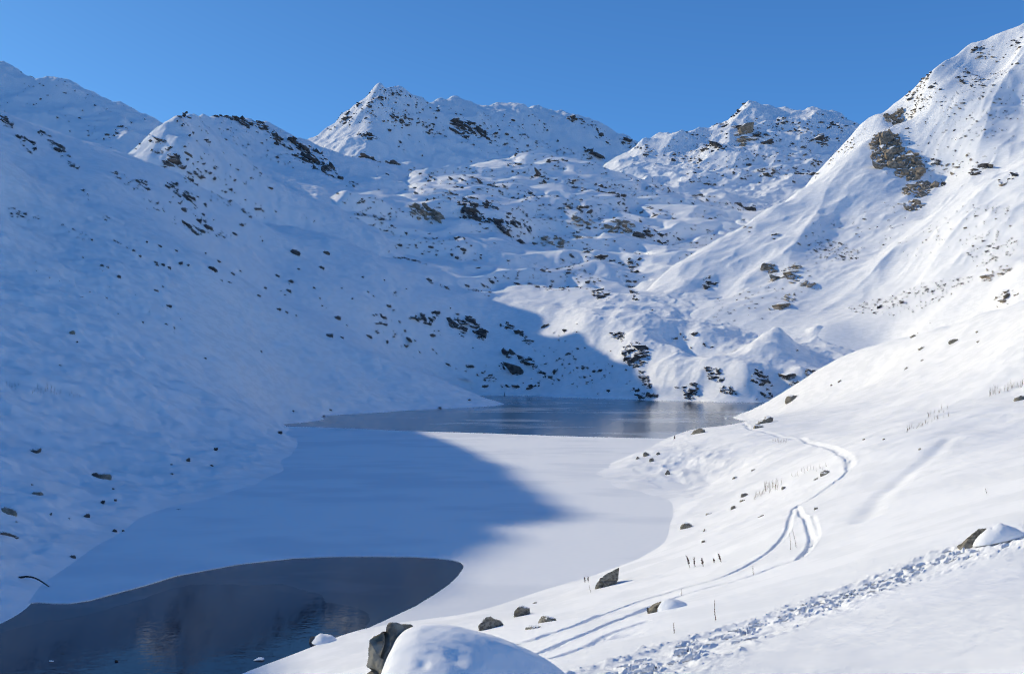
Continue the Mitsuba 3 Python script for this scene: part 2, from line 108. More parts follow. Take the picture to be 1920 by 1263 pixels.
LEFT_MOUNTAIN = [(-2160,3000,1280), (-2000,3000,1230), (-1920,3000,1191), (-1894,3000,1183), (-1846,3010,1144), (-1812,3020,1105), (-1757,3030,1129), (-1737,3030,1145), (-1719,3040,1148), (-1672,3040,1147), (-1657,3050,1133), (-1622,3060,1094), (-1576,3070,1049), (-1509,3080,1054), (-1463,3090,1050), (-1416,3100,1024), (-1368,3110,1021), (-1310,3120,971), (-1169,3130,876), (-1728,2700,920), (-1710,2850,1008), (-1537,2680,878), (-1624,2900,1025), (-1482,2850,941), (-1343,2650,815), (-1330,2850,884), (-1179,2600,748), (-1568,2450,739), (-1376,2400,676), (-1191,2350,631), (-1067,2500,670), (-1872,2600,887), (-2160,3400,1030), (-1920,3400,940), (-1719,3440,897), (-1509,3480,817), (-1310,3520,721)]
ICE_FAR = [(-123.4,319.1), (-102.1,312.5), (-88.9,303.0), (-71.3,297.0), (-53.8,288.5), (-37.0,277.8), (-23.6,272.7), (-10.7,267.9), (3.5,260.9), (16.9,254.2), (30.0,250.0), (44.3,245.9), (55.3,243.9), (74.8,243.9)]
ICE_NEAR = [(-47.3,68.2), (-42.9,69.1), (-41.4,69.8), (-39.8,69.4), (-38.4,69.4), (-37.2,70.3), (-36.1,72.3), (-34.6,75.2), (-33.2,78.9), (-30.9,81.3), (-28.5,83.8), (-26.1,85.2), (-23.6,86.5), (-19.5,87.2), (-15.1,87.3), (-11.6,87.2), (-8.7,86.7), (-6.6,85.8), (-5.5,84.7), (-5.0,83.3), (-5.0,81.7), (-5.3,78.9), (-6.0,75.4), (-7.0,72.1), (-8.2,68.6), (-9.6,65.8), (-11.3,62.6), (-12.9,60.6), (-15.1,56.6), (-17.4,53.4), (-19.3,50.0), (-20.3,46.2)]
WATER = [(-41.9,58.3), (-39.6,61.9), (-36.7,64.8), (-34.8,67.9), (-33.6,70.1), (-32.1,73.0), (-29.3,75.8), (-26.0,76.5), (-22.1,75.2), (-17.9,72.6), (-14.8,69.6), (-12.7,66.7), (-11.6,64.5), (-12.4,61.2), (-14.8,55.6), (-18.0,50.8), (-18.9,42.9), (-36.5,37.5), (-49.5,54.5)]
# ---------------------------------------------------------------- rock tables: ground, centre, two half axes on the plan, count, stone size, material, label or group
OUTCROPS = [
 ('V', -346.1,548.8, 5.3,-1.7, 11.1,-20.9, 16, 3.29, 'd', 'dark jagged outcrop highest up at the left edge of the left slope', None),
 ('V', -315.3,519.7, 11.1,-7.2, 7.2,-15.4, 24, 2.43, 'd', 'broken dark rock band just below the crest at the left edge', None),
 ('V', -327.5,574.6, 7.5,-1.0, 3.1,-8.5, 20, 2.30, 'd', 'ragged row of dark rocks under the crest above the left slope', None),
 ('V', -342.5,583.8, 1.8,3.2, 3.0,-6.0, 8, 1.95, 'd', None, 'a'),
 ('V', -316.8,565.6, 5.3,-6.8, 3.3,-11.7, 8, 1.89, 'd', None, 'a'),
 ('V', -290.3,531.0, 7.2,-2.8, 4.3,-9.4, 10, 1.77, 'd', None, 'a'),
 ('V', -276.6,572.2, 10.5,-1.2, 7.8,-19.6, 20, 1.53, 'd', None, 'a'),
 ('V', -271.6,590.5, 7.9,-8.4, 4.7,-17.4, 16, 1.97, 'd', None, 'a'),
 ('V', -278.3,660.5, 7.6,2.4, 5.4,-18.1, 26, 3.08, 'd', 'longest dark rock streak on the upper left slope below the rocky hill', None),
 ('V', -271.3,667.2, 2.9,6.7, 3.9,-12.8, 14, 2.67, 'd', None, 'a'),
 ('V', -289.2,723.1, 2.2,24.0, 7.4,-19.8, 16, 2.41, 'd', None, 'a'),
 ('V', -274.6,735.6, 4.5,1.5, 9.2,-28.5, 8, 2.45, 'd', None, 'a'),
 ('V', -262.4,735.6, 5.8,2.5, 2.7,-11.2, 8, 2.45, 'd', None, 'a'),
 ('V', -248.8,746.3, 6.2,-3.9, 2.8,-14.8, 8, 2.49, 'd', None, 'a'),
 ('V', -257.2,482.3, 6.1,-6.8, 2.6,-8.1, 8, 1.29, 'd', None, 'a'),
 ('V', -211.3,415.4, 0.4,3.1, 3.5,-6.9, 7, 1.66, 'd', None, 'a'),
 ('V', -226.9,371.9, 5.5,4.9, 1.4,-3.5, 24, 0.99, 'd', None, 'a'),
 ('V', -243.6,553.6, 8.9,7.2, 6.9,-20.5, 20, 1.29, 'd', None, 'a'),
 ('V', -256.8,647.4, 10.5,1.8, 4.7,-17.5, 22, 1.73, 'd', None, 'a'),
 ('V', -232.7,583.8, 1.5,18.2, 4.2,-13.3, 20, 2.34, 'd', 'cluster of dark stones on a bulge in the middle of the left slope', None),
 ('V', -234.2,627.3, 1.6,39.2, 4.4,-14.2, 20, 1.25, 'd', None, 'a'),
 ('V', -206.3,377.3, 10.0,-2.0, 1.9,-4.9, 22, 1.01, 'd', None, 'a'),
 ('V', -192.8,388.3, 6.2,2.1, 1.8,-4.6, 10, 0.91, 'd', None, 'a'),
 ('V', -91.8,748.4, 4.6,7.0, 0.3,-4.3, 7, 3.49, 'd', 'low dark rocks at the left end of the shaded cliff row above the far shore', None),
 ('V', -82.6,760.3, 5.9,1.9, -1.4,-8.1, 12, 4.56, 'd', 'dark blocky outcrop left of the largest slab in the shaded cliff row', None),
 ('V', -74.6,776.9, 2.5,6.8, 2.5,-1.8, 7, 3.11, 'd', None, 'b'),
 ('V', -53.1,781.4, 7.4,-2.7, -4.0,-10.3, 16, 7.29, 'd', 'largest dark slab in the shaded slope above the far shore', None),
 ('V', -40.1,791.5, 7.7,-5.6, -4.1,-8.1, 20, 4.75, 'd', 'dark ribbed outcrop directly right of the largest shaded slab', None),
 ('V', -31.4,784.7, 4.5,-4.3, -4.2,-6.2, 14, 4.19, 'd', 'dark stepped rocks below the ribbed outcrop on the shaded slope', None),
 ('V', -5.3,797.2, 5.6,-4.6, -2.1,-4.2, 10, 3.72, 'd', None, 'b'),
 ('V', 6.3,785.9, 6.0,-6.8, -2.1,-2.8, 12, 3.67, 'd', None, 'b'),
 ('V', 15.9,771.3, 3.2,-6.3, -3.6,-1.8, 10, 3.60, 'd', 'dark rock wedge at the upper right end of the shaded cliff row', None),
 ('V', -4.1,763.6, 3.3,-5.0, -2.7,-2.3, 10, 4.07, 'd', None, 'b'),
 ('V', 13.0,749.5, 7.3,-7.3, -1.2,-2.4, 12, 4.00, 'd', 'dark rock step in the middle of the lower shaded cliff row', None),
 ('V', 21.7,738.8, 4.7,-8.2, -1.9,-0.7, 10, 3.45, 'd', None, 'b'),
 ('V', 27.1,726.2, 3.1,-6.4, -1.9,-0.3, 8, 2.90, 'd', None, 'b'),
 ('V', -7.0,750.6, 1.9,-1.6, -1.9,-2.1, 4, 3.00, 'd', None, 'b'),
 ('V', 2.0,744.1, 4.7,-3.8, -1.5,-2.0, 8, 3.97, 'd', 'dark rock lowest on the left in the shaded cliffs above the shore', None),
 ('V', 15.5,726.2, 3.1,-3.3, -0.7,-1.4, 4, 2.90, 'd', None, 'b'),
 ('V', 40.2,734.6, 2.3,-5.0, -0.8,-0.5, 3, 2.45, 'd', None, 'b'),
 ('V', -87.3,850.5, 4.7,0.9, 0.1,-8.4, 5, 2.83, 'd', None, 'b'),
 ('V', -72.3,846.8, 5.6,-3.2, -0.5,-7.4, 6, 2.82, 'd', None, 'b'),
 ('V', 67.2,672.0, 18.1,-20.7, -1.5,-14.6, 26, 1.57, 'd', None, 'b'),
 ('V', 101.6,609.5, 8.1,-14.9, -0.4,-2.2, 14, 2.84, 'd', 'dark rocks standing at the waterline of the far shore', None),
 ('V', 92.7,695.6, 5.1,-12.1, -2.4,-5.0, 16, 2.78, 'd', 'snow dusted rocks at the top of the cliff on the sunlit knoll', None),
 ('V', 100.9,652.0, 4.6,-17.5, -8.3,-1.8, 70, 2.61, 'd', 'speckled rock face with snow patches on the sunlit knoll above the lake', None),
 ('V', 102.6,625.5, 2.0,-5.9, -2.9,-0.1, 12, 2.92, 'd', 'dark rocks at the foot of the speckled knoll face', None),
 ('V', 104.7,615.7, 0.8,-5.0, -2.6,1.5, 8, 2.87, 'd', None, 'c'),
 ('V', 130.2,584.6, 0.5,-5.5, -5.3,0.7, 20, 2.73, 'd', 'dark cracked rocks at the far shore right of the waterline rocks', None),
 ('V', 148.0,587.2, 4.5,-9.1, -2.8,-2.7, 26, 2.35, 'd', 'speckled outcrop in the middle of the low knoll by the shore', None),
 ('V', 153.5,567.3, 5.1,-3.7, -0.8,-3.1, 16, 2.65, 'd', 'dark rocks low on the shore knoll beneath the speckled outcrop', None),
 ('V', 176.7,573.8, 6.2,0.8, -5.0,-8.1, 26, 2.68, 'd', 'rocky brow on the right part of the shore knoll', None),
 ('V', 180.3,565.6, 4.2,0.8, -3.0,-4.8, 12, 2.26, 'd', None, 'c'),
 ('V', 200.5,573.0, 7.7,-8.5, -1.4,-1.2, 26, 2.67, 'd', 'dark rock band falling to the right behind the shore knoll', None),
 ('V', 215.0,573.8, 5.6,-1.7, -3.0,-4.1, 20, 2.30, 'd', 'last dark rocks at the right end of the shore knoll', None),
 ('V', 93.9,838.3, 7.9,-24.3, -4.2,-9.6, 24, 3.35, 'd', 'rock rib on the right flank of the small sunlit hump', None),
 ('V', 126.3,824.0, 3.2,-16.1, -4.6,-17.7, 12, 3.30, 'd', None, 'c'),
 ('V', -33.7,872.7, 12.4,-0.1, -0.4,-10.2, 14, 2.91, 'd', None, 'c'),
 ('V', 145.4,956.7, 4.2,-12.2, -7.3,-22.8, 14, 5.10, 'd', 'brown rock standing alone right of the scree slope', None),
 ('V', -117.3,1099.7, 23.5,7.9, -0.1,-16.7, 40, 8.06, 'b', 'biggest dark cliff on the ledges at the valley head', None),
 ('V', -60.4,1133.4, 18.5,-1.7, -1.4,-12.1, 30, 6.04, 'd', 'dark ledge right of the biggest cliff at the valley head', None),
 ('V', -45.1,1126.9, 24.9,1.6, -0.8,-10.0, 34, 5.26, 'd', None, 'd'),
 ('V', -7.5,1118.8, 22.2,-8.2, -2.7,-13.8, 44, 5.97, 'd', 'broken cliff band in the middle of the valley head', None),
 ('V', 22.6,1130.2, 14.6,1.6, -1.4,-10.5, 16, 5.27, 'd', None, 'd'),
 ('V', 60.4,1131.8, 19.5,-0.8, -1.2,-14.1, 28, 6.04, 'b', 'brown cliff below the middle of the valley head', None),
 ('V', 105.8,1166.4, 16.9,-1.9, -2.0,-22.3, 26, 6.22, 'b', 'blocky brown cliff left of the long ledge at the valley head', None),
 ('V', 156.4,1173.1, 25.1,0.9, -1.8,-13.5, 34, 6.26, 'b', 'long brown ledge at the valley head', None),
 ('V', 200.9,1168.1, 27.8,9.2, -2.8,-12.5, 32, 6.23, 'd', 'dark right end of the long ledge at the valley head', None),
 ('V', 107.1,1036.9, 14.7,-4.5, -3.1,-26.5, 16, 4.84, 'd', None, 'd'),
 ('V', 156.9,1023.5, 10.2,-4.3, -2.2,-12.8, 8, 4.09, 'd', None, 'd'),
 ('V', -114.3,902.0, 24.4,1.2, 0.1,-5.8, 24, 3.01, 'd', None, 'd'),
 ('V', -158.2,988.9, 25.3,-3.3, -0.1,-10.7, 24, 3.30, 'd', None, 'd'),
 ('V', -176.4,1017.7, 23.8,9.6, -0.7,-6.9, 20, 2.71, 'd', None, 'd'),
 ('V', -74.4,1014.8, 40.3,-14.1, 0.6,-32.5, 40, 3.04, 'd', None, 'd'),
 ('V', -85.9,1171.5, 32.4,-1.5, 0.6,-25.5, 34, 4.69, 'd', None, 'd'),
 ('V', -42.9,1169.8, 32.3,-0.1, -0.4,-17.9, 34, 4.68, 'd', None, 'd'),
 ('V', 22.7,1701.7, 22.3,-7.0, 0.2,-40.9, 14, 6.81, 'd', None, 'e'),
 ('V', 6.1,1523.5, 15.6,-24.5, -1.4,-32.0, 14, 7.11, 'd', 'dark rocks just left under the top hump of the valley head', None),
 ('V', 85.1,1556.7, 22.4,-3.1, -2.7,-33.2, 18, 6.23, 'd', None, 'e'),
 ('V', 47.4,1422.1, 17.3,-15.6, -3.5,-27.5, 18, 5.69, 'd', None, 'e'),
 ('V', 132.5,1420.0, 41.5,2.5, -3.8,-29.3, 34, 5.68, 'd', 'dark ledge row below the top hump of the valley head', None),
 ('V', 165.2,1416.0, 24.0,-1.3, -4.2,-26.1, 20, 5.66, 'd', None, 'e'),
 ('V', 85.2,1278.7, 27.0,-15.1, -5.5,-43.4, 30, 4.26, 'd', None, 'e'),
 ('V', 108.6,1253.3, 25.9,-17.4, -5.1,-34.0, 34, 4.60, 'd', None, 'e'),
 ('V', 188.6,1379.8, 12.3,-26.8, -11.0,-40.4, 24, 5.52, 'd', None, 'e'),
 ('V', -80.7,1344.6, 25.2,-2.6, 1.0,-23.9, 18, 4.93, 'd', None, 'e'),
 ('V', -48.8,1331.2, 30.1,-6.2, 0.3,-29.3, 22, 4.88, 'd', None, 'e'),
 ('V', -143.6,1389.8, 23.0,-8.1, 1.7,-13.8, 12, 4.63, 'd', None, 'e'),
 ('V', 279.7,1525.7, 24.4,4.4, -6.9,-32.1, 14, 5.09, 'd', None, 'e'),
 ('V', 367.5,1510.5, 18.8,-36.1, -17.9,-69.1, 20, 6.04, 'd', None, 'e'),
 ('V', 428.0,1465.6, 26.3,0.0, -1.4,0.0, 26, 6.84, 'd', 'dark rocks at the right edge of the valley head below the right peak', None),
 ('V', -168.3,1051.9, 29.3,28.6, 0.5,-12.1, 30, 2.80, 'd', None, 'd'),
 ('V', 0.0,1278.7, 33.6,-2.2, -1.2,-29.2, 24, 3.84, 'd', None, 'e'),
 ('V', 237.6,1319.7, 28.2,-32.5, -7.2,-30.1, 26, 3.96, 'd', None, 'e'),
 ('D', -462.7,1285.2, 11.7,19.5, 4.3,-13.3, 18, 6.00, 'd', None, 'f'),
 ('D', -446.7,1313.8, 18.1,11.9, 3.5,-14.1, 26, 7.01, 'd', 'dark jagged rocks on the skyline of the rocky hill', None),
 ('D', -419.6,1350.8, 15.9,-14.3, 2.3,-28.1, 22, 6.30, 'd', 'dark notch rocks where the rocky hill skyline drops', None),
 ('D', -385.7,1327.0, 22.2,-11.8, -0.4,-20.0, 34, 6.19, 'd', 'upper part of the dark rock band across the shaded face of the rocky hill', None),
 ('D', -351.7,1325.5, 26.0,-28.8, 1.4,-34.4, 38, 7.95, 'd', 'middle part of the dark rock band across the rocky hill', None),
 ('D', -321.9,1319.4, 31.1,-38.9, 3.7,-52.2, 52, 7.92, 'd', 'broadest part of the dark rock band on the rocky hill', None),
 ('D', -284.7,1263.6, 20.9,-21.6, 5.6,-43.4, 28, 6.74, 'd', 'lower end of the dark rock band on the rocky hill', None),
 ('D', -331.1,783.4, 9.7,0.5, 0.1,-4.4, 22, 5.22, 'd', 'dark outcrop at the lower left foot of the rocky hill', None),
 ('D', -355.5,808.0, 7.8,-1.1, 1.8,-2.9, 10, 2.69, 'd', None, 'f'),
 ('D', -345.4,838.4, 5.7,5.2, 1.2,-3.0, 10, 2.79, 'd', None, 'f'),
 ('D', -314.0,798.4, 4.8,14.0, 0.4,-2.8, 12, 3.19, 'd', None, 'f'),
 ('D', -350.3,796.2, 11.5,-2.4, 1.9,-3.2, 12, 2.65, 'd', None, 'f'),
 ('D', -293.5,917.2, 5.0,56.6, 9.3,-35.7, 22, 2.45, 'd', None, 'f'),
 ('D', -412.4,1213.0, 35.1,-0.3, 5.4,-34.8, 20, 2.43, 'd', None, 'f'),
 ('D', -242.2,1211.1, 10.6,10.8, 2.9,-17.2, 8, 4.84, 'd', None, 'f'),
 ('D', -264.6,1469.7, 21.1,0.0, -2.1,0.0, 24, 6.86, 'd', 'dark rocks where the rocky hill meets the foot of the central peak', None),
 ('D', -233.0,1519.3, 21.8,0.0, -1.5,0.0, 20, 6.08, 'd', None, 'f'),
 ('D', -172.9,1525.2, 28.0,16.6, 0.3,-11.7, 16, 5.08, 'd', None, 'f'),
 ('E', -548.1,3044.9, 22.3,-45.0, -25.6,-14.0, 26, 10.15, 'd', None, 'g'),
 ('E', -529.0,3112.0, 9.0,-19.6, -22.6,-27.5, 14, 10.37, 'd', None, 'g'),
 ('E', -434.7,3135.0, 37.0,25.8, -3.5,-38.6, 24, 10.45, 'd', None, 'g'),
 ('E', -522.3,2901.4, 36.5,-26.5, -6.1,-27.6, 24, 11.61, 'd', 'rocky rib at the foot of the central peak', None),
 ('E', -176.6,3395.3, 73.2,15.7, -4.1,-40.7, 50, 18.11, 'd', 'dark cliff patch in the middle of the central peak wall', None),
 ('E', -217.7,3332.0, 45.6,4.9, -4.0,-31.2, 20, 13.33, 'd', None, 'g'),
 ('E', -79.0,3384.4, 61.2,4.6, -6.8,-34.9, 16, 9.02, 'd', None, 'g'),
 ('E', 299.2,3803.9, 42.7,-2.8, -8.1,-36.7, 20, 15.22, 'd', 'dark rocks under the right shoulder of the central peak', None),
 ('E', 403.7,3785.0, 66.0,4.0, -17.0,-52.7, 18, 10.09, 'd', None, 'g'),
 ('E', 565.0,3852.4, 47.3,-2.5, -9.4,-31.3, 18, 12.84, 'd', None, 'g'),
 ('E', 349.1,3538.2, 37.0,6.0, -6.9,-32.7, 16, 16.51, 'd', 'dark rocks low on the right of the central peak wall', None),
 ('E', 92.3,3459.9, 112.5,40.5, -5.8,-36.9, 18, 8.07, 'd', None, 'g'),
 ('E', -345.8,3242.0, 95.0,61.3, -3.3,-38.1, 24, 6.48, 'd', None, 'g'),
 ('E', -478.9,3265.0, 30.4,7.7, -2.2,-22.8, 14, 8.71, 'd', None, 'g'),
 ('E', -639.2,3092.8, 21.4,3.3, 28.5,-61.0, 16, 8.25, 'd', None, 'g'),
 ('F', 541.6,2160.7, 22.4,-24.3, -7.1,-22.8, 22, 12.96, 'd', 'dark overhung rock low on the left side of the right peak', None),
 ('F', 664.0,2289.7, 27.1,-11.9, -6.8,-23.5, 20, 10.69, 'd', None, 'h'),
 ('F', 652.1,2248.8, 17.9,-19.8, -14.5,-38.3, 30, 13.49, 'b', 'brown cliff on the front of the right peak', None),
 ('F', 696.9,2224.3, 26.1,-18.7, -11.0,-27.2, 22, 10.38, 'd', None, 'h'),
 ('F', 674.6,2409.3, 12.1,6.7, -3.1,-39.4, 12, 8.03, 'd', None, 'h'),
 ('F', 790.7,2281.0, 46.9,-48.3, -17.1,-33.0, 36, 7.60, 'd', None, 'h'),
 ('F', 861.5,2220.4, 5.9,-19.9, -12.9,-16.2, 14, 10.36, 'd', 'dark slabs on the shaded right side of the right peak', None),
 ('F', 641.0,1994.8, 20.7,-9.2, -9.6,-25.8, 20, 9.31, 'd', 'dark rocks on the left of the two low outcrops of the right peak', None),
 ('F', 727.9,2014.4, 20.5,-9.5, -10.6,-25.7, 20, 10.74, 'd', 'dark rocks on the right of the two low outcrops of the right peak', None),
 ('F', 472.2,1967.3, 41.4,-43.1, -13.7,-47.5, 22, 5.25, 'd', None, 'h'),
 ('F', 378.4,2225.6, 19.1,-25.2, -7.9,-33.0, 16, 8.90, 'd', None, 'h'),
 ('F', 614.1,2362.0, 24.1,-12.5, -5.9,-30.6, 14, 7.87, 'd', None, 'h'),
 ('F', 461.5,2163.3, 48.6,-38.6, -12.3,-46.0, 20, 5.77, 'd', None, 'h'),
 ('F', 777.6,2160.1, 59.4,-28.2, -18.2,-38.2, 26, 5.76, 'd', None, 'h'),
 ('F', 925.2,2312.9, 24.4,-11.5, -14.2,-24.9, 16, 7.71, 'd', None, 'h'),
 ('G', 582.4,1220.0, -1.0,-9.1, -18.2,-7.7, 50, 4.88, 'b', 'small upper cliff above the big brown crag on the right mountain', None),
 ('G', 516.8,1104.4, 6.2,-25.0, -26.2,-30.8, 190, 5.89, 'b', 'big brown crag on the right mountain', None),
 ('G', 526.1,1063.6, 6.0,-20.8, -19.4,-15.2, 170, 5.67, 'b', 'lower right half of the big brown crag on the right mountain', None),
 ('G', 517.2,1015.4, -9.9,-21.0, -24.1,-4.9, 110, 4.06, 'b', 'narrow brown rib running down from the big crag', None),
 ('G', 487.3,974.5, 10.5,-4.9, -6.1,-12.3, 40, 3.90, 'b', None, 'i'),
 ('G', 580.3,983.6, 1.8,-13.5, -2.4,-3.4, 12, 5.25, 'd', 'dark overhung ledge in the hollow of the right mountain', None),
 ('G', 563.9,972.3, -4.6,-13.7, -6.1,-2.0, 12, 3.89, 'd', None, 'i'),
 ('G', 558.5,1053.8, 3.2,-7.8, -3.7,-2.3, 12, 4.22, 'd', None, 'i'),
 ('G', 551.8,1021.9, -0.8,-7.3, -4.4,-3.3, 6, 4.09, 'd', None, 'i'),
 ('G', 626.7,1190.0, -13.2,-64.7, -8.1,-10.2, 26, 3.57, 'd', None, 'i'),
 ('G', 672.5,1172.9, 2.3,-38.5, -14.9,-16.4, 34, 3.52, 'd', None, 'i'),
 ('G', 722.1,1242.1, 11.7,-3.9, -2.9,-7.4, 14, 4.14, 'd', None, 'i'),
 ('G', 616.7,1240.0, 4.3,0.0, -3.3,-14.3, 8, 4.13, 'd', None, 'i'),
 ('G', 762.8,1217.2, 10.8,-4.7, -4.3,-10.4, 12, 3.25, 'd', None, 'i'),
 ('G', 276.3,863.5, 5.7,-9.2, -4.7,-9.1, 24, 4.61, 'b', 'left half of the rocky brow low on the right mountain', None),
 ('G', 294.1,838.8, -3.0,-15.6, -10.5,-3.1, 30, 4.47, 'b', 'right half of the rocky brow low on the right mountain', None),
 ('G', 274.5,840.3, 2.9,-1.3, -1.9,-5.8, 5, 3.92, 'b', None, 'i'),
 ('G', 299.4,809.2, 6.6,-13.3, -2.2,-4.6, 16, 3.24, 'b', None, 'i'),
 ('G', 258.7,766.8, 11.7,5.2, -1.4,-5.5, 12, 4.09, 'b', 'flat brown slab beneath the rocky brow of the right mountain', None),
 ('G', 273.2,788.0, 9.7,5.3, -2.3,-10.3, 16, 3.15, 'b', None, 'i'),
 ('G', 214.9,866.5, 13.2,7.0, 0.1,-8.3, 22, 3.47, 'd', None, 'i'),
 ('G', 486.4,793.0, -0.2,-3.7, -2.7,-4.4, 3, 3.17, 'b', None, 'i'),
 ('G', 368.4,600.6, 4.0,-5.7, -6.2,-12.3, 22, 2.40, 'b', 'brown rocks on the right edge under the speckled slope', None),
 ('G', 360.9,606.9, 2.2,-4.6, -4.0,-8.4, 12, 2.43, 'b', None, 'i'),
 ('G', 330.1,535.2, 2.1,-9.2, -6.9,-14.1, 24, 1.78, 'b', None, 'i'),
 ('G', 493.7,796.2, 7.7,-6.9, -3.1,-7.1, 12, 2.65, 'd', None, 'i'),
 ('G', 312.2,946.2, 7.3,5.6, -0.4,-6.0, 7, 3.15, 'd', None, 'i'),
 ('G', 287.5,980.2, 6.8,3.8, -1.8,-11.6, 7, 3.27, 'b', None, 'i'),
]
SCREE = [
 ('scree', 'V', 50.0,937.7, 60.4,-30.3, -5.8,-60.4, 260, 2.00, 'd', 'snowy scree field with countless small stones in the valley head'),
 ('scree', 'G', 357.0,892.4, 21.7,-26.4, -14.1,-29.5, 160, 1.78, 'd', 'grey scree patch above the rocky brow of the right mountain'),
 ('scree', 'G', 339.5,688.1, 29.7,-48.2, -12.1,-29.0, 260, 1.38, 'd', 'band of small stones at the foot of the right mountain'),
 ('scree', 'G', 402.0,670.1, 9.9,-18.5, -14.0,-30.0, 120, 1.34, 'd', 'small stones on the slope at the right edge of the right mountain'),
 ('scree', 'G', 610.5,1064.8, 12.6,-74.5, -48.9,-48.0, 120, 1.56, 'd', 'few scattered stones on the upper right mountain'),
 ('scree', 'G', 395.4,926.7, 76.7,35.2, -14.6,-64.9, 100, 1.36, 'd', 'few scattered stones on the smooth flank left of the crag'),
 ('scree', 'V', -154.1,304.2, 33.0,7.5, 4.8,-21.3, 70, 0.32, 'd', 'few scattered stones on the lower left slope'),
 ('scree', 'H', -1509.7,2795.8, 274.0,-100.3, 66.3,-195.7, 60, 5.59, 'd', 'few dark stones on the hazy mountain at the far left'),
 ('scree', 'V', 32.9,1235.4, 194.6,-1.2, -10.9,-86.5, 260, 2.47, 'd', 'scattered stones between the ledges of the valley head'),
 ('scree', 'E', -135.9,3397.3, 476.7,134.1, -17.1,-160.6, 200, 6.34, 'd', 'scattered stones on the wall of the central peak'),
 ('scree', 'F', 614.6,2095.3, 214.4,-67.2, -60.0,-146.7, 220, 4.19, 'd', 'scattered stones on the flank of the right peak'),
 ('scree', 'D', -392.8,1280.8, 101.6,-17.7, 6.1,-89.7, 120, 2.22, 'd', 'scattered stones on the shaded face of the rocky hill'),
 ('scree', 'G', 558.6,1132.2, 0.1,-79.3, -53.5,-62.4, 110, 1.81, 'd', 'small stones round the small upper cliff of the right mountain'),
 ('scree', 'G', 242.9,792.1, 76.3,54.6, -10.7,-52.7, 120, 1.37, 'd', 'few stones on the lowest slope of the right mountain'),
 ('scree', 'G', 658.3,1109.5, 15.2,-50.1, -73.6,-67.7, 160, 1.63, 'd', 'scattered stones high on the right mountain at the right edge'),
 ('scree', 'G', 421.4,770.8, 28.5,-54.0, -22.5,-54.0, 140, 1.13, 'd', 'sparse stones on the near spur of the right mountain'),
]
